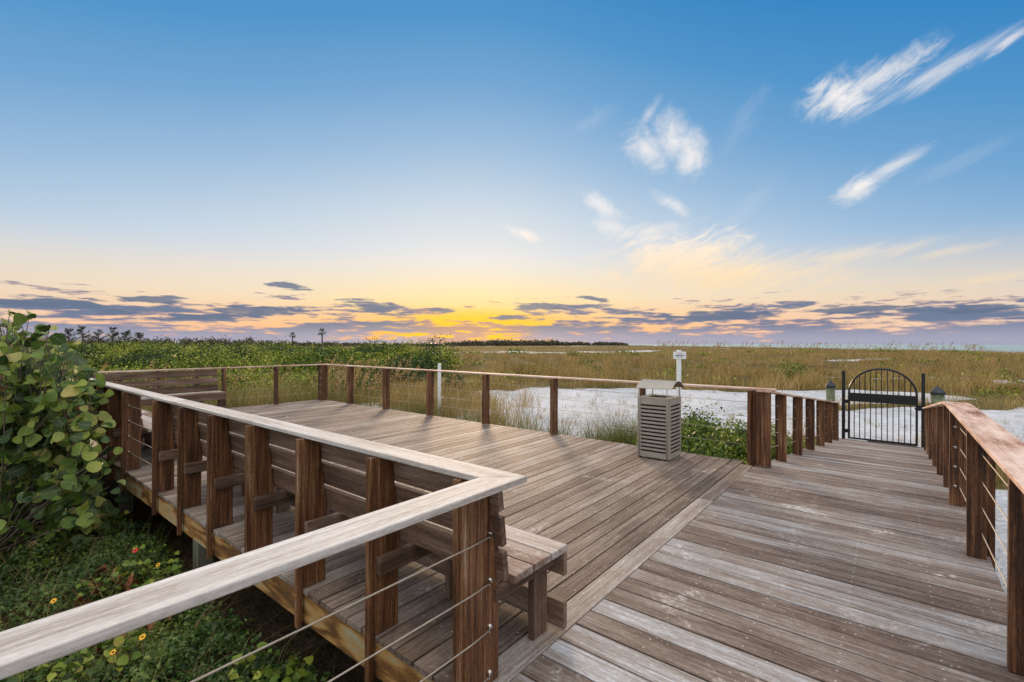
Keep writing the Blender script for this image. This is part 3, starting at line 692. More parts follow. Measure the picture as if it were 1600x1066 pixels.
# ------------------------------------------------------------------ litter bin
bn = empty('litter_bin', (6.755, 2.655, 0.004)); tag(bn, 'taupe slatted metal litter bin with arched hood standing on the deck', 'litter bin')
H = .865; w = .235
mb = MB(); mb.box(-w+.03, w-.03, -w+.03, w-.03, .03, H-.03, 'z'); mb.build('liner', M_BINDARK, bn)
def bin_panel():
    mb = MB(); n = 13; z0 = .10; z1 = H-.055; st = (z1-z0)/n; sl_ = .024
    # frame stiles and rails between slots (in x along the panel, z up), 4 mm sheet
    mb.box(-w+.004, -w+.05, -.003, .003, .02, H, 'z'); mb.box(w-.05, w-.004, -.003, .003, .02, H, 'z')
    zz = .02
    for i in range(n+1):
        top = z0+i*st if i < n else H
        mb.box(-w+.0505, w-.0505, -.003, .003, zz, top, 'x')
        zz = top+sl_
    return mb
ang0 = [(0, -1), (1, 0), (0, 1), (-1, 0)]
for i, (nx, ny) in enumerate(ang0):
    mb = bin_panel(); o = mb.build('side_panel', M_BIN, bn, .001); o.location = (nx*(w), ny*(w), 0); o.rotation_euler = (0, 0, [0, R(90), R(180), R(270)][i])
mb = MB(); hw = .14
for (x0, x1, y0, y1) in ((-w-.004, w+.004, -w-.004, -hw), (-w-.004, w+.004, hw, w+.004), (-w-.004, -hw, -hw, hw), (hw, w+.004, -hw, hw)): mb.box(x0, x1, y0, y1, H+.001, H+.018)
mb.build('top_plate', M_BINTOP, bn, .002)
mb = MB(); n = 16; rise = .105; zc = H+.145
pts = [(-w-.018+(2*w+.036)*i/n, zc+rise*math.sin(math.pi*i/n)**.85) for i in range(n+1)]
for i in range(n):
    (xa, za), (xb, zb) = pts[i], pts[i+1]
    L0, L1 = -w-.04, w+.02
    mb.piece([(xa, L0, za), (xb, L0, zb), (xb, L1, zb), (xa, L1, za), (xa, L0, za+.004), (xb, L0, zb+.004), (xb, L1, zb+.004), (xa, L1, za+.004)],
             [(3, 2, 1, 0), (4, 5, 6, 7), (0, 1, 5, 4), (2, 3, 7, 6), (1, 2, 6, 5), (0, 4, 7, 3)], [(0, 0, 0)]*8, .5)
mb.build('hood', M_BIN, bn, smooth=False)
for sy in (-1, 1):
    mb = MB(); path = [(-w-.014, sy*(w-.03), .0)]+[(q[0]*.985, sy*(w-.03), q[1]-.006) for q in pts]+[(w+.014, sy*(w-.03), .0)]
    mb.tube(path, .008, 6); mb.build('hoop', M_BIN, bn, smooth=True)
for sx in (-1, 1):
    for sy in (-1, 1):
        mb = MB(); mb.box(sx*(w-.03)-.02, sx*(w-.03)+.02, sy*(w-.03)-.02, sy*(w-.03)+.02, 0, .02, 'z'); mb.build('foot', M_BINDARK, bn)

# ------------------------------------------------------------------ gate
GX = 16.74; GZ = -1.10
gt = empty('arched_gate', (GX, .20, GZ), R(RA)); tag(gt, 'black metal garden gate with arched top and solid middle band', 'gate')
for yv in (.875, -.875):
    mb = MB(); mb.box(-.04, .04, yv-.04, yv+.04, -.3, 1.98, 'z'); mb.box(-.044, .044, yv-.044, yv+.044, 1.981, 1.99, 'z'); mb.build('gate_post', M_BLACK, gt, .003)
mb = MB(); hw = .745; zb = 1.36
for s_ in (-1, 1): mb.box(-.02, .02, s_*hw-.026, s_*hw+.026, .03, zb, 'z')
mb.box(-.019, .019, -hw+.023, hw-.023, .03, .075, 'y')
mb.tube([(0, hw*math.cos(t), zb+.71*math.sin(t)) for t in [math.pi*i/28 for i in range(29)]], .027, 8); mb.build('gate_frame', M_BLACK, gt)
mb = MB(); mb.box(-.012, .012, -hw+.024, hw-.024, 1.115, zb+.005, 'y'); mb.build('middle_band', M_BLACK, gt, .002)
for i in range(11):
    yv = -hw+2*hw*(i+1)/12; mb = MB(); zt = zb+.71*math.sqrt(max(0, 1-(yv/hw)**2))-.01
    mb.box(-.009, .009, yv-.011, yv+.011, .076, 1.114, 'z'); mb.box(-.011, .011, yv-.011, yv+.011, zb+.006, zt, 'z'); mb.build('bar', M_BLACK, gt)
for z in (.25, 1.1):
    mb = MB(); mb.box(-.016, .016, hw+.023, .834, z-.05, z+.05, 'z'); mb.build('hinge', M_BLACK, gt)
mb = MB(); mb.box(-.03, .03, -.834, -hw-.023, .98, 1.12, 'z'); mb.box(-.05, -.031, -.79, -.70, 1.0, 1.05, 'z'); mb.build('latch', M_BLACK, gt)
mt = empty('threshold_mat', (GX-.34, -.02, -SL*(GX-.34-RX0)+.006), R(RA)); tag(mt, 'dark ribbed rubber mat on the boards before the gate', 'mat')
mb = MB()
mb2 = MB()
for k in range(42):
    yv = -.5+k*1.0/41; mb.beam((-.11, yv, .022+.0124), (.11, yv, .022-.0124), .012, .014)
for sx_ in (-.115, .115): mb2.beam((sx_, -.52, .024-sx_*SL), (sx_, .52, .024-sx_*SL), .012, .02)
mb.build('ribs', M_RUBBER, mt); mb2.build('edge_strip', M_RUBBER, mt)

# pilings with pointed caps beside the gate
def cap_pile(px, py, rad, label):
    root = empty('capped_piling', (px, py, -1.3)); tag(root, label, 'piling')
    mb = MB(); mb.lathe([(rad, -.3), (rad*1.01, .6), (rad*.985, 1.66)], 22); mb.build('shaft', M_PILEGR, root, smooth=True)
    mb = MB(); mb.lathe([(rad*1.02, 1.645), (rad*1.16, 1.65), (rad*1.16, 1.70), (.004, 1.88)], 22); mb.build('cap', M_CAPBLK, root)
cap_pile(17.2, 1.43, .115, 'round post with pointed black cap left of the gate')
cap_pile(16.75, -.96, .145, 'stout round post with pointed black cap right of the gate')

# ------------------------------------------------------------------ white posts and the beach sign
X, Z = .3556*13.0, 13.0; x, y = c2w(X, Z); gz = float(ground_h(X, Z))
sg = empty('beach_sign', (x, y, gz-.05), math.atan2(-CR, SR)); tag(sg, 'white post with small white notice board, standing in the dune beyond the bin', 'sign')
ht = 1.66-.013*13-gz+.05
mb = MB(); mb.box(-.05, .05, -.05, .05, -.3, ht, 'z'); mb.build('post', M_WHITE, sg, .004)
mb = MB(); mb.box(-.175, .175, -.066, -.0505, ht-.245, ht-.045); brd = mb.build('board', M_WHITE, sg, .002)
# faded red arch and blue lettering rows on the board
M_RED = simple('sign_red', (190, 60, 60), .6); M_BLUE = simple('sign_blue', (52, 58, 110), .6)
mb = MB(); mb.tube([(.06*math.cos(t), -.0668, ht-.145+.062*math.sin(t)) for t in [math.pi*i/12 for i in range(13)]], .006, 4); mb.build('emblem', M_RED, brd)
mb = MB()
for (zz, hh, xs) in ((ht-.148, .026, [(-.13, -.105), (-.10, -.075), (-.068, -.05), (-.043, -.02), (-.013, .012), (.02, .042), (.05, .075), (.082, .1), (.107, .13)]), (ht-.19, .016, [(-.08, -.06), (-.054, -.034), (-.028, -.004), (.003, .02), (.026, .05), (.056, .078)])):
    for (u, v) in xs: mb.box(u, v, -.0685, -.0662, zz-hh/2, zz+hh/2)
mb.build('lettering', M_BLUE, brd)
X, Z = -.1545*15.5, 15.5; x, y = c2w(X, Z); gz = float(ground_h(X, Z))
mb = MB(); top = 1.66-.0445*15.5; mb.box(-.05, .05, -.05, .05, 0, top-gz+.3, 'z'); mb.prism([(-.05, top-gz+.301), (.05, top-gz+.301), (0, top-gz+.33)], -.05, .05)
o = mb.build('marker_post', M_WHITE, None, .004, loc=(x, y, gz-.3), rz=math.atan2(-CR, SR)); tag(o, 'plain short white marker post behind the deck railing', 'post')

# ------------------------------------------------------------------ vegetation
def in_deck(x, y, m=0.0):
    a = (x > 1.54-m) & (x < 7.34+m) & (y > 1.4-m) & (y < 13.03+m)
    b = (x > -5) & (x < 17.2) & (y > -.72-m) & (y < 1.55+m)
    return a | b
def foliage(C, outward, size, rng, tilt=.8):
    N = unit(outward+rng.normal(size=C.shape)*tilt); return leaf_arrays(C, N, size, DIAMOND, .25, rng)
def clump_points(n, rad, rng, lob=7, fill=.75, flat=1.0):
    """points of a lumpy crown: several overlapping lobes, mostly near their surfaces"""
    lc = rng.normal(size=(lob, 3)); lc = unit(lc)*(rng.random((lob, 1))**.5)*.62; lc[:, 2] = np.abs(lc[:, 2])*.9
    lr = .3+.28*rng.random(lob); k = rng.integers(0, lob, n)
    dv = unit(rng.normal(size=(n, 3))); rr = lr[k]*(fill+(1-fill)*rng.random(n))*(1+.18*rng.normal(size=n))
    P = lc[k]+dv*rr[:, None]; P[:, 2] = np.abs(P[:, 2]); O = unit(dv+.4*P+np.array([0, 0, .35]))
    return P*np.array(rad), O

def merge(parts, name, mat, parent=None, smooth=False):
    Vs, Fs, Rs, Ls = [], [], [], []; n = 0
    for V, F, r, lc in parts: Vs.append(V); Fs.append(F+n); Rs.append(r); Ls.append(lc); n += len(V)
    return np_mesh(name, np.concatenate(Vs), np.concatenate(Fs), mat, {'rnd': np.concatenate(Rs), 'lc': np.concatenate(Ls)}, parent, smooth)

# -- blades
def blades(px, py, pz, h, w, rng, lean=.45, segs=2, leanvec=None):
    n = len(px); a = rng.random(n)*2*math.pi; l = lean*(.3+rng.random(n))
    dx, dy = np.cos(a)*l, np.sin(a)*l
    if leanvec is not None: dx = dx+leanvec[0]; dy = dy+leanvec[1]
    fa = rng.random(n)*math.pi; wx, wy = np.cos(fa)*w/2, np.sin(fa)*w/2
    P0 = np.stack([px, py, pz], -1); rows = []
    for i in range(segs+1):
        t = i/segs; c = P0+np.stack([dx*h*t*t, dy*h*t*t, h*(t-.18*l*t*t)], -1); k = (1-t*.95)
        W = np.stack([wx*k, wy*k, np.zeros(n)], -1); rows += [c-W, c+W]
    V = np.stack(rows, 1).reshape(-1, 3); m = 2*(segs+1)
    b = (np.arange(n)*m)[:, None]; F = np.concatenate([b+np.array([[2*i, 2*i+1, 2*i+3, 2*i+2]]) for i in range(segs)], 0)
    r = np.repeat(rng.random(n), m); return V, F, r, np.zeros((len(V), 3))

def dune_grass():
    rng = np.random.default_rng(5)
    def field(n, z0, z1, tmin, tmax, hh, mat, name, per, thr=.5, greenmask=None, spread=.16, wk=1.0):
        Z = np.exp(rng.uniform(math.log(z0), math.log(z1), n)); X = Z*rng.uniform(tmin, tmax, n)
        v = veg_amount(X, Z)+(rng.random(n)-.5)*.3; keep = v > thr
        if greenmask is not None: keep &= greenmask(X, Z, rng)
        x, y = c2w(X, Z); keep &= ~in_deck(x, y, .12)
        X, Z, x, y = X[keep], Z[keep], x[keep], y[keep]; g = ground_h(X, Z)
        k = np.repeat(np.arange(len(X)), per); m = len(k); sp = spread*(1+Z[k]/60)
        X2 = X[k]+rng.normal(size=m)*sp; Z2 = Z[k]+rng.normal(size=m)*sp; x2, y2 = c2w(X2, Z2)
        hm = hh*(.45+.6*rng.random(m))*(.25+2.6*fbm(X[k], Z[k], .33, 21)**2.2); wd = .005*(1+Z[k]/9.0)*wk
        ok = ~in_deck(x2, y2, .05)
        V, F, r, lc = blades(x2[ok], y2[ok], (g[k]-.02)[ok], hm[ok], wd[ok], rng, .55, 2, (.08, -.06))
        r = (r*.55+.45*np.repeat(fbm(X[k][ok], Z[k][ok], .12, 31), 6)).clip(0, 1)
        o = merge([(V, F, r, lc)], name, mat); return o
    gl = lambda X, Z, g: fbm(X, Z, .12, 41)+(g.random(len(X))-.5)*.25 < .56
    gg = lambda X, Z, g: fbm(X, Z, .12, 41)+(g.random(len(X))-.5)*.25 > .50
    o = field(15000, 9.5, 150, -1.2, 1.25, .62, L_GRASS, 'dune_grass', 11, greenmask=gl); tag(o, 'dry tan dune grass covering the sand behind the deck', 'grass', kind='stuff')
    o = field(6500, 9.5, 120, -1.2, 1.25, .55, L_GGRASS, 'green_grass', 11, greenmask=gg); tag(o, 'greener dune grass growing in patches among the tan grass', 'grass', kind='stuff')
    o = field(16000, 75, 420, -1.2, 1.2, 1.0, L_GRASS, 'far_grass', 5, wk=1.1, spread=.5); tag(o, 'far dune grass fading to a brown band below the sea', 'grass', kind='stuff')
dune_grass()

def place_blades(name, spots, mat, label, cat='grass', kind='stuff', h=.6, per=60, w=.007, lean=.5, sp=.25, thing=False):
    rng = np.random.default_rng(len(spots)*7+per); parts = []
    for (x, y, s) in spots:
        X, Z = w2c(x, y); g = float(ground_h(X, Z)); m = int(per*s)
        px = x+rng.normal(size=m)*sp*s; py = y+rng.normal(size=m)*sp*s
        ok = ~in_deck(px, py, .03); px, py = px[ok], py[ok]; m = len(px)
        parts.append(blades(px, py, np.full(m, g-.03), h*s*(.4+.7*rng.random(m)), np.full(m, w), rng, lean))
    o = merge(parts, name, mat); tag(o, label, cat, kind=kind if kind else None); return o
# grass fringe right against the right edge of the deck
rg = random.Random(3)
spots = []
for k in range(120):
    y = rg.uniform(3.6, 12.8); x = 7.7+abs(rg.gauss(0, 1.1)); spots.append((x, y, rg.uniform(.7, 1.35)))
place_blades('fringe_grass', spots, L_GGRASS, 'tufts of grass fringing the right edge of the deck before the white sand', per=36, h=1.15, w=.010, sp=.13)
spots = [(rg.uniform(1.0, 9.5), 13.3+abs(rg.gauss(0, 2.2)), rg.uniform(.8, 1.3)) for k in range(190)]
place_blades('tall_grass', spots, L_GGRASS, 'tall green and straw grass standing behind the far railing', per=44, h=1.35, w=.017, sp=.22)
spots = [(rg.uniform(1.5, 9.5), 13.5+abs(rg.gauss(0, 2.6)), rg.uniform(.8, 1.3)) for k in range(120)]
place_blades('reed_grass', spots, L_GRASS, 'straw-coloured tall grass mixed in behind the far railing', per=30, h=1.5, w=.016, sp=.22)
spots = [(9.3, 4.3, 1.6), (9.7, 4.7, 1.6), (9.6, 4.0, 1.4), (9.1, 4.75, 1.3), (9.0, 3.8, 1.2)]
o = place_blades('grass_tussock', spots, L_GGRASS, 'bushy olive grass tussock on the sand just left of the bin', kind=None, per=420, h=.72, w=.007, sp=.17, lean=.9)

spots = []
for k in range(170):
    Z = rg.uniform(13, 28); t = rg.uniform(-.15, 1.15); spots.append((*c2w(t*Z, Z), rg.uniform(.5, 1.2)))
place_blades('sand_tufts', spots, L_GRASS, 'small sparse grass tufts dotted over the white sand', per=22, h=.42, w=.010, sp=.10)
spots = []
for k in range(46):
    Z = rg.uniform(12.5, 21); t = rg.uniform(-.26, .03); spots.append((*c2w(t*Z, Z), rg.uniform(.8, 1.5)))
place_blades('straw_grass', spots, L_GRASS, 'tall straw-coloured grass clumps at the near end of the white sand', per=80, h=1.15, w=.013, sp=.22)
spots = []
for k in range(330):
    Z = math.exp(rg.uniform(math.log(25), math.log(75))); t = rg.uniform(-.12, 1.15)
    if float(veg_amount(t*Z, Z)) > .6: spots.append((*c2w(t*Z, Z), rg.uniform(.7, 1.3)))
place_blades('dune_clumps', spots, L_GRASS, 'taller golden clumps standing out of the dune grass', per=70, h=1.15, w=.030, sp=.38)
def scrub():
    rng = np.random.default_rng(77); P_ = []
    for i in range(60):
        Z = math.exp(rng.uniform(math.log(24), math.log(170))); t = rng.uniform(-.15, 1.2); X = t*Z
        if float(veg_amount(X, Z)) < .7: continue
        n = 130; h = rng.uniform(.35, .8)*(1+Z/160); rx = rng.uniform(.8, 2.4)*(1+Z/80)
        q, O = clump_points(n, (rx, rx, h), rng, 7, .6); x, y = c2w(X, Z); g = float(ground_h(X, Z)); P_.append(foliage(q+np.array([x, y, g]), O, (.09+Z*.0035)*(.6+.8*rng.random(n)), rng))
    o = merge(P_, 'dune_scrub', L_THICK); tag(o, 'low dull green scrub dotted through the tan dune grass', 'scrub', kind='stuff')
scrub()
def sea_oats():
    rng = np.random.default_rng(9); S_, P_ = [], []
    zones = [(-.42, .0, 15, 24, 300, 2.0), (-.9, -.3, 15, 26, 80, 1.6), (.42, 1.1, 22, 60, 200, 1.5), (-.1, .5, 30, 60, 130, 1.2), (.30, 1.0, 60, 120, 240, 2.9)]
    for (t0, t1, z0, z1, n, h) in zones:
        Z = rng.uniform(z0, z1, n); X = Z*rng.uniform(t0, t1, n); keep = veg_amount(X, Z) > .35; x, y = c2w(X, Z); keep &= ~in_deck(x, y, .3)
        X, Z, x, y = X[keep], Z[keep], x[keep], y[keep]; n = len(X); g = ground_h(X, Z)
        hh = h*(.6+.5*rng.random(n)); lx, ly = .14+.1*rng.normal(size=n), -.1+.1*rng.normal(size=n); w = .005*(1+Z/14)
        fa = rng.random(n)*math.pi; W = np.stack([np.cos(fa)*w/2, np.sin(fa)*w/2, np.zeros(n)], -1)
        rows = []
        for t in (0, .5, 1.0):
            c = np.stack([x+lx*hh*t*t, y+ly*hh*t*t, g+hh*t], -1); rows += [c-W*(1-.4*t), c+W*(1-.4*t)]
        V = np.stack(rows, 1).reshape(-1, 3); b = (np.arange(n)*6)[:, None]
        F = np.concatenate([b+np.array([[0, 1, 3, 2]]), b+np.array([[2, 3, 5, 4]])]); S_.append((V, F, np.repeat(rng.random(n)*.6, 6), np.zeros((len(V), 3))))
        k = np.repeat(np.arange(n), 16); t = .74+.3*rng.random(len(k)); droop = (t-.74)**2*1.2
        C = np.stack([x[k]+lx[k]*hh[k]*t*t+droop*.6, y[k]+ly[k]*hh[k]*t*t-droop*.4, g[k]+hh[k]*(t-droop*.5)], -1)+rng.normal(size=(len(k), 3))*.022*(1+Z[k]/50)[:, None]
        V, F, r, lc = leaf_arrays(C, unit(rng.normal(size=C.shape)), .055*(1+Z[k]/45), DIAMOND, .1, rng, updir=None); P_.append((V, F, r, lc))
    o = merge(S_+P_, 'sea_oats', L_OAT); tag(o, 'golden sea oat stalks with drooping seed heads rising above the dune grass', 'sea oats', kind='stuff')
sea_oats()

# -- thicket on the left
def thicket():
    rng = np.random.default_rng(21); A, B = [], []
    def clump(X, Z, rx, h, n, sz, dst, base=0.0):
        P, O = clump_points(n, (rx, rx, h), rng, 8, .7); x, y = c2w(X, Z); g = float(ground_h(X, Z))
        P = P+np.array([x, y, g-.1+base]); dst.append(foliage(P, O, sz*(.6+.8*rng.random(n)), rng))
    for (n, z0, z1, tmax, h0, h1, r0, r1, sz, m) in ((80, 25, 29, -.34, 1.2, 1.65, 1.3, 2.4, .14, 1100), (80, 36, 41, -.24, 1.7, 2.35, 1.6, 2.8, .18, 1000), (80, 50, 60, -.13, 2.3, 3.2, 2.2, 3.6, .24, 900), (90, 72, 105, -.24, 2.4, 3.7, 3, 5.5, .36, 800)):
        for i in range(n):
            Z = rng.uniform(z0, z1); t = rng.uniform(-1.35, tmax); clump(t*Z, Z, rng.uniform(r0, r1), rng.uniform(h0, h1), m, sz, A)
    for i in range(46):
        Z = rng.choice([40, 58, 66])+rng.uniform(-2, 2); t = rng.uniform(-1.0, -.14); clump(t*Z, Z, rng.uniform(2.0, 3.2), rng.uniform(2.1, 2.7)*(1 if Z < 50 else 1.35), 1500, .22, B)
    o = merge(A, 'green_thicket', L_THICK); tag(o, 'broad bright green shrub thicket spreading behind the deck on the left', 'thicket', kind='stuff')
    o = merge(B, 'dark_thicket', L_DARK); tag(o, 'darker bushes standing out of the green thicket', 'bushes', kind='stuff')
thicket()

def shrub(name, label, x, y, rad, n, sz, mat, seed, gz=None, lob=9, cat='shrub', group=None):
    rng = np.random.default_rng(seed); X, Z = w2c(x, y); g = float(ground_h(X, Z)) if gz is None else gz
    root = empty(name, (x, y, g)); tag(root, label, cat, group)
    P, O = clump_points(n, rad, rng, lob, .55)
    wx, wy = P[:, 0]+x, P[:, 1]+y; keep = ~in_deck(wx, wy, -.02); P, O = P[keep], O[keep]
    merge([foliage(P, O, sz*(.6+.8*rng.random(len(P))), rng, .7)], 'foliage', mat, root)
    mb = MB()
    for k in range(7):
        q = P[rng.integers(0, len(P))]*.8; mb.tube([(q[0]*.1, q[1]*.1, -.05), (q[0]*.5, q[1]*.5, q[2]*.55), (q[0], q[1], q[2])], [.02, .013, .006], 5)
    mb.build('stems', M_BARK, root)
    return root
shrub('leafy_shrub', 'large bright green shrub filling the corner between bin and ramp railing', 8.95, 2.85, (1.5, 1.2, 1.5), 17000, .065, L_SHRUB, 1)
shrub('leafy_shrub', 'olive green shrub behind the first ramp posts', 10.7, 2.3, (1.3, .8, 1.25), 7500, .065, L_SHRUB, 2)
shrub('leafy_shrub', 'yellow-green shrub pushing through the middle of the ramp railing', 12.2, 1.9, (1.1, .65, 1.05), 5200, .06, L_SHRUB, 3)
shrub('leafy_shrub', 'small low shrub by the lower end of the ramp railing', 13.6, 1.85, (.8, .45, .5), 1800, .06, L_SHRUB, 4)
x, y = c2w(.385*13.6, 13.6); shrub('leafy_shrub', 'round-leaved dark shrub on the sand behind the bin and the sign', x, y, (1.5, 1.5, 1.0), 4200, .085, L_DARK, 5)
x, y = c2w(.61*37, 37); shrub('leafy_shrub', 'green bush standing in the tan grass left of the gate', x, y, (2.6, 2.2, 1.25), 3000, .16, L_SHRUB, 6)
x, y = c2w(.30*10.9, 10.9); 
x, y = c2w(-.118*24, 24); shrub('leafy_shrub', 'spiky dark bush rising over the centre of the deck railing', x, y, (.9, .9, 1.9), 2000, .13, L_DARK, 7)
x, y = c2w(-.235*33, 33); shrub('leafy_shrub', 'rounded dark green bush at the right end of the thicket', x, y, (3.0, 2.6, 2.0), 5000, .16, L_DARK, 8)
shrub('leafy_shrub', 'low green plant beside the outside of the right boardwalk railing', 4.3, -1.3, (.8, .45, .45), 1500, .06, L_SHRUB, 9)
shrub('leafy_shrub', 'yellow-green bush low against the pilings under the left deck edge', .9, 7.3, (.5, .55, .42), 1500, .05, L_SHRUB, 10)

# -- sea grape bush, left foreground
def sea_grape():
    rng = np.random.default_rng(33)
    root = empty('sea_grape_bush', (.5, 6.2, -1.0)); tag(root, 'tall sea grape bush with large round leaves at the left edge', 'bush')
    bpy.context.view_layer.update(); mb = MB(); C, N = [], []
    tips = []
    base = [c2w(t*Z, Z) for t, Z in ((-1.13, 5.4), (-1.05, 6.0), (-.98, 6.5), (-1.0, 7.4), (-1.22, 5.8), (-.94, 6.0))]
    for k in range(430):
        b = base[k % len(base)]; bx, by = b[0]+rng.normal()*.12, b[1]+rng.normal()*.12
        t = rng.uniform(-1.3, -.895) if k % 12 else rng.uniform(-.90, -.855); Z = 4.7+3.8*rng.random()**1.2; tx, ty = c2w(t*Z, Z)
        if tx > 1.36: Z *= 1.3/tx; tx, ty = c2w(t*Z, Z)
        # the crown falls from shoulder height on the seaward side to the ground by the deck
        top = 1.66+Z*float(np.interp(t, [-1.2, -1.09, -1.02, -.95, -.915, -.886, -.87, -.84], [.065, .065, .045, .0, -.03, -.08, -.17, -.22]))-.07
        tz = top-abs(rng.normal())*.35 if k % 2 else rng.uniform(-.85, max(top, -.8))
        tz = max(-.85, tz)
        mid = ((bx+tx)/2+rng.normal()*.1, (by+ty)/2+rng.normal()*.1, (tz-1)/2+.15)
        if k % 3 == 0: mb.tube([(bx, by, -.95), mid, (tx, ty, tz)], [.013, .008, .004], 5)
        else: mb.tube([mid, (tx, ty, tz)], [.006, .004], 4)
        P0 = np.array(mid); P1 = np.array([tx, ty, tz])
        for j in range(10):
            s = rng.uniform(.25, 1.05) if j > 1 else rng.random()*.4; p = P0+(P1-P0)*s+rng.normal(size=3)*.075
            C.append(p); N.append(unit(np.array([rng.normal()*.75-.3, rng.normal()*.75-.45, .35+rng.random()*.9])))
    # sprigs that stand above the rest
    for (t, Z, zt) in ((-1.07, 5.4, 2.0), (-1.03, 5.2, 1.92), (-.985, 5.3, 1.86), (-1.09, 4.6, 1.72)):
        x, y = c2w(t*Z, Z); mb.tube([(x-.1, y+.1, .9), (x, y, zt)], [.008, .004], 5)
        for j in range(4): C.append(np.array([x, y, zt-.09*j])+rng.normal(size=3)*.05); N.append(unit(rng.normal(size=3)+np.array([0, -.4, .3])))
    C = np.array(C); N = np.array(N)
    keep = ~((C[:, 0] > 1.5) & (C[:, 1] > 1.2)); C, N = C[keep], N[keep]
    V, F, r, lc = leaf_arrays(C, N, .075+.09*rng.random(len(C)), ROUND, .38, rng)
    o = merge([(V, F, r, lc)], 'foliage', L_GRAPE); local(o, root)
    local(mb.build('branches', M_BARK, None, smooth=True), root)
bpy.context.view_layer.update()
sea_grape()

# -- ground cover below the left railings
def cover():
    rng = np.random.default_rng(44); n = 330000
    x = rng.uniform(-3.5, 1.75, n); y = .9+10.5*rng.random(n)**1.5
    dn = fbm(x, y, 1.1, 51); keep = (dn+(rng.random(n)-.5)*.35 > .455)&~((x > 1.62)&(y < 12)&(rng.random(n) < .7))
    X, Z = w2c(x, y); keep &= (X/np.maximum(Z, .2) > -1.5) & (rng.random(n) < np.clip(9/np.maximum(Z, 1), .2, 1))
    x, y, X, Z = x[keep], y[keep], X[keep], Z[keep]; n = len(x)
    h = .02+.75*np.clip(fbm(x, y, 1.5, 52)-.36, 0, 1)*rng.random(n)**.6+.10*ss(.9, 1.5, x)*rng.random(n)
    C = np.stack([x, y, ground_h(X, Z)+h], -1); N = unit(np.stack([rng.normal(size=n)*.55, rng.normal(size=n)*.55, np.ones(n)], -1))
    V, F, r, lc = leaf_arrays(C, N, .026+.03*rng.random(n), DIAMOND, .3, rng)
    r = (r*.6+np.repeat(fbm(x, y, 2.2, 53), 4)*.45).clip(0, 1)
    o = merge([(V, F, r, lc)], 'ground_cover', L_COVER); tag(o, 'dense small-leaved creeping plants covering the ground below the left railing', 'ground cover', kind='stuff')
    n = 4200; x = rng.uniform(-2.5, 1.55, n); y = rng.uniform(1.0, 9, n); X, Z = w2c(x, y)
    o = merge([blades(x, y, ground_h(X, Z), .15+.5*rng.random(n), np.full(n, .005), rng, 1.2, 3)], 'dry_stems', L_OAT); tag(o, 'dry tan stems tangled through the creeping ground cover', 'stems', kind='stuff')
    n = 9000; x = rng.uniform(-3, 1.6, n); y = rng.uniform(1.0, 11, n); dn = fbm(x, y, .9, 61); k = dn > .52; x, y = x[k], y[k]; X, Z = w2c(x, y); n = len(x)
    o = merge([blades(x, y, ground_h(X, Z), .18+.42*rng.random(n), np.full(n, .006), rng, .9)], 'wild_grass', L_GREEN); tag(o, 'wispy grass blades among the creeping ground cover', 'grass', kind='stuff')
    n = 15000; x = rng.uniform(-2.5, 1.6, n); y = 1.0+8*rng.random(n)**1.3; k = fbm(x, y, .7, 91) > .48; x, y = x[k], y[k]; n = len(x); X, Z = w2c(x, y)
    C = np.stack([x, y, ground_h(X, Z)+.08+.30*rng.random(n)], -1); N = unit(np.stack([rng.normal(size=n)*.5, rng.normal(size=n)*.5, np.ones(n)], -1))
    o = merge([leaf_arrays(C, N, .032+.05*rng.random(n), ROUND, .5, rng)], 'vine_leaves', L_SHRUB); tag(o, 'broader vine leaves scattered over the finer ground cover', 'vine', kind='stuff')
    # right hand strip along the boardwalk and under the ramp shrubs
    n = 16000; x = rng.uniform(7.5, 15.5, n); y = 1.6+abs(rng.normal(size=n))*.9; X, Z = w2c(x, y); k = ~in_deck(x, y, .02); x, y, X, Z = x[k], y[k], X[k], Z[k]; n = len(x)
    C = np.stack([x, y, ground_h(X, Z)+.02+.2*rng.random(n)], -1); N = unit(np.stack([rng.normal(size=n)*.6, rng.normal(size=n)*.6, np.ones(n)], -1))
    o = merge([leaf_arrays(C, N, .05+.03*rng.random(n), DIAMOND, .3, rng)], 'creeping_vine', L_SHRUB); tag(o, 'low creeping vine around the foot of the ramp railing', 'ground cover', kind='stuff')
cover()
# scattered dead leaves
def litter():
    rng = np.random.default_rng(71); n = 26; x = rng.normal(size=n)*.18+1.05; y = rng.uniform(4.4, 6.2, n); k = x < 1.4; x, y = x[k], y[k]; X, Z = w2c(x, y); n = len(x)
    C = np.stack([x, y, ground_h(X, Z)+.13+.1*rng.random(n)], -1); N = unit(np.stack([rng.normal(size=n)*.5, rng.normal(size=n)*.5, np.ones(n)], -1))
    o = merge([leaf_arrays(C, N, 0.06+.05*rng.random(n), ROUND, 1.6, rng)], 'dead_leaves', L_DEAD); tag(o, 'fallen brown leaves lying on the ground cover', 'dead leaves', kind='stuff')
litter()
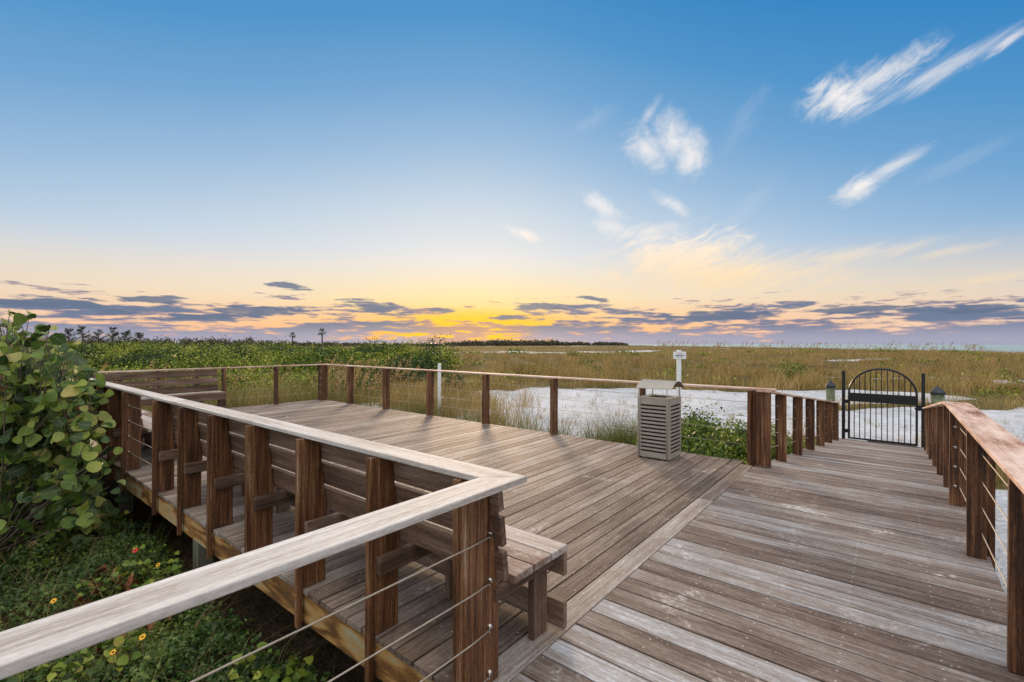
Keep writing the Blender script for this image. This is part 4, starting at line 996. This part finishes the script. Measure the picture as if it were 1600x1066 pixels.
# flowers
M_YEL = simple('petal_yellow', (236, 176, 30), .6); M_REDP = simple('petal_red', (196, 44, 26), .6); M_EYE = simple('flower_eye', (60, 36, 20), .8)
def flower(px, py, label, mat, size=.022, tip=None):
    u = (px-800)/733.45; v = (py-536.84)/733.45; Z = 2.5/v; X = u*Z; x, y = c2w(X, Z); g = float(ground_h(X, Z))
    k = .80; zt = 1.66-v*Z*k; x, y = x*k, y*k; g = float(ground_h(*w2c(x, y)))
    root = empty('flower', (x, y, g)); tag(root, label, 'flower')
    mb = MB(); mb.tube([(0, 0, 0), (.01, 0, (zt-g)*.5), (0, 0, zt-g)], .0018, 5); mb.build('stem', M_PILEGR, root)
    mb = MB(); n = 9; h = zt-g; 
    tl = Matrix.Rotation(R(-38), 3, Vector((-SR, CR, 0)))
    for i in range(n):
        a = 2*math.pi*i/n; d = Vector((math.cos(a), math.sin(a), 0)); e = Vector((-d.y, d.x, 0))
        pts = [tl @ (d*.004), tl @ (d*size*.6+e*size*.24+Vector((0, 0, .003))), tl @ (d*size+Vector((0, 0, .001))), tl @ (d*size*.6-e*size*.24+Vector((0, 0, .003)))]
        mb.piece([p+Vector((0, 0, h)) for p in pts], [(0, 1, 2, 3)], [(0, 0, 0)]*4, .5)
    mb.build('petals', mat, root)
    mb = MB(); mb.lathe([(.001, h+.006), (.005, h+.005), (.0065, h), (.001, h-.002)][::-1], 8); mb.build('flower_eye', M_EYE, root)
flower(224, 997, 'yellow daisy-like flower, the right one of two below the near cap board', M_YEL, .024)
flower(178, 1021, 'yellow flower, the left one of two below the near cap board', M_YEL, .02)
flower(212, 862, 'red flower in the ground cover left of the deck', M_REDP, .03)
flower(85, 941, 'lone yellow flower above the near cap board at the far left', M_YEL, .024)
flower(248, 884, 'tiny yellow bloom right of the red flower', M_YEL, .02)

# ------------------------------------------------------------------ far trees
def woods():
    rng = np.random.default_rng(81); P_ = []
    def one(X, Z, rx, h, n, sz):
        P, O = clump_points(n, (rx, rx, h), rng, 6, .6); x, y = c2w(X, Z); P = P+np.array([x, y, -1.5]); P_.append(foliage(P, O, sz*(.6+.8*rng.random(n)), rng))
    for i in range(620):
        t = rng.uniform(-1.5, .24) if i < 430 else rng.uniform(-.25, .24); Z = rng.uniform(330, 420)*(1.0 if t < -.2 else 1+ (t+.2)*2.6)
        prof = 5.6+1.6*math.sin(t*9+1)+(1.2 if -.12 < t < .0 else 0)+(1.2 if t < -.55 else 0)
        if t > .1: prof *= .7
        if t > -.3: prof *= .72
        one(t*Z, Z, rng.uniform(5, 10), prof*rng.uniform(.8, 1.15)*Z/380, 130, 1.5*Z/380)
    for i in range(60):
        t = rng.uniform(-1.15, -.60); Z = rng.uniform(185, 215); one(t*Z, Z, rng.uniform(3, 6), rng.uniform(2.4, 5.6)*(1.1+t*.0 if t < -.78 else .72)+1.2, 220, .7)
    o = merge(P_, 'far_woods', L_FAR); tag(o, 'low dark line of woods along the horizon behind the thicket and dunes', 'woods', kind='stuff')
woods()
def pine(t, Z, h, seed, label):
    rng = np.random.default_rng(seed); x, y = c2w(t*Z, Z); root = empty('pine_tree', (x, y, -1.3)); tag(root, label, 'tree', 'wispy trees on the left horizon')
    mb = MB(); mb.tube([(0, 0, -.5), (.1, .1, h*.5), (.2, 0, h*.95)], [.22, .14, .03], 7); mb.build('trunk', M_BARKD, root)
    C, N = [], []; lm = MB()
    for k in range(26):
        zz = h*rng.uniform(.3, .97); L = (h-zz)*.38+rng.uniform(.5, 1.5); a = rng.random()*6.28; e = np.array([math.cos(a)*L, math.sin(a)*L, zz+L*.55])
        lm.tube([(.1, .05, zz), tuple(e)], [.05, .015], 4)
        m = 34; s = rng.random(m)[:, None]**.6; pp = np.array([.1, .05, zz])+(e-np.array([.1, .05, zz]))*s+rng.normal(size=(m, 3))*.24; C.append(pp); N.append(rng.normal(size=(m, 3)))
    lm.build('limbs', M_BARKD, root)
    C = np.concatenate(C); merge([leaf_arrays(C, unit(np.concatenate(N)), .34+.25*rng.random(len(C)), DIAMOND, .2, rng)], 'crown', L_PINE, root)
for i, (t, h, lb) in enumerate([(-.945, 9.2, 'leftmost wispy pine, partly behind the sea grape'), (-.915, 10.4, 'tallest wispy pine on the left horizon'), (-.882, 8.8, 'wispy pine just right of the tallest one'), (-.852, 9.6, 'narrow pine with an open top in the middle of the row'), (-.822, 8.2, 'low spreading pine right of the middle of the row'), (-.795, 7.6, 'rightmost and lowest wispy pine of the row')]):
    pine(t, 215+7*(i % 3), h, 100+i, lb)
def palm(t, Z, h, seed, label, cr=1.9):
    rng = np.random.default_rng(seed); x, y = c2w(t*Z, Z); root = empty('palm_tree', (x, y, -1.3)); tag(root, label, 'palm tree')
    mb = MB(); mb.tube([(0, 0, -.5), (.12, 0, h*.5), (0, 0, h)], [.22, .17, .15], 8); mb.build('trunk', M_BARKD, root, smooth=True)
    P = []
    for k in range(30):
        a = rng.random()*6.28; e0 = rng.uniform(-.5, 1.3); L = cr*rng.uniform(.8, 1.1); d = np.array([math.cos(a)*math.cos(e0), math.sin(a)*math.cos(e0), math.sin(e0)])
        c = np.array([0, 0, h])+d*L*.72; s = np.array([-math.sin(a), math.cos(a), 0])
        m = 13
        for j in range(m):
            q = (j/(m-1)-.5)*1.9; dd = d*math.cos(q)+s*math.sin(q); tip = np.array([0, 0, h])+d*L*.45+dd*L*.55-np.array([0, 0, .25*L*abs(q)])
            b0 = np.array([0, 0, h])+d*L*.42; nn = np.cross(dd, [0, 0, 1.0]); nn = nn/np.linalg.norm(nn)*.05
            P.append([b0-nn, b0+nn, tip+nn*.2, tip-nn*.2])
    P = np.array(P); n = len(P); V = P.reshape(-1, 3); F = np.arange(n*4).reshape(n, 4)
    np_mesh('crown', V, F, L_DARK, {'rnd': np.repeat(rng.random(n), 4), 'lc': np.zeros((n*4, 3))}, root)
palm(-.405, 118, 5.6, 5, 'taller palm tree standing alone against the horizon clouds', 1.35)
palm(-.468, 150, 5.2, 6, 'shorter palm tree left of the taller palm', 1.4)
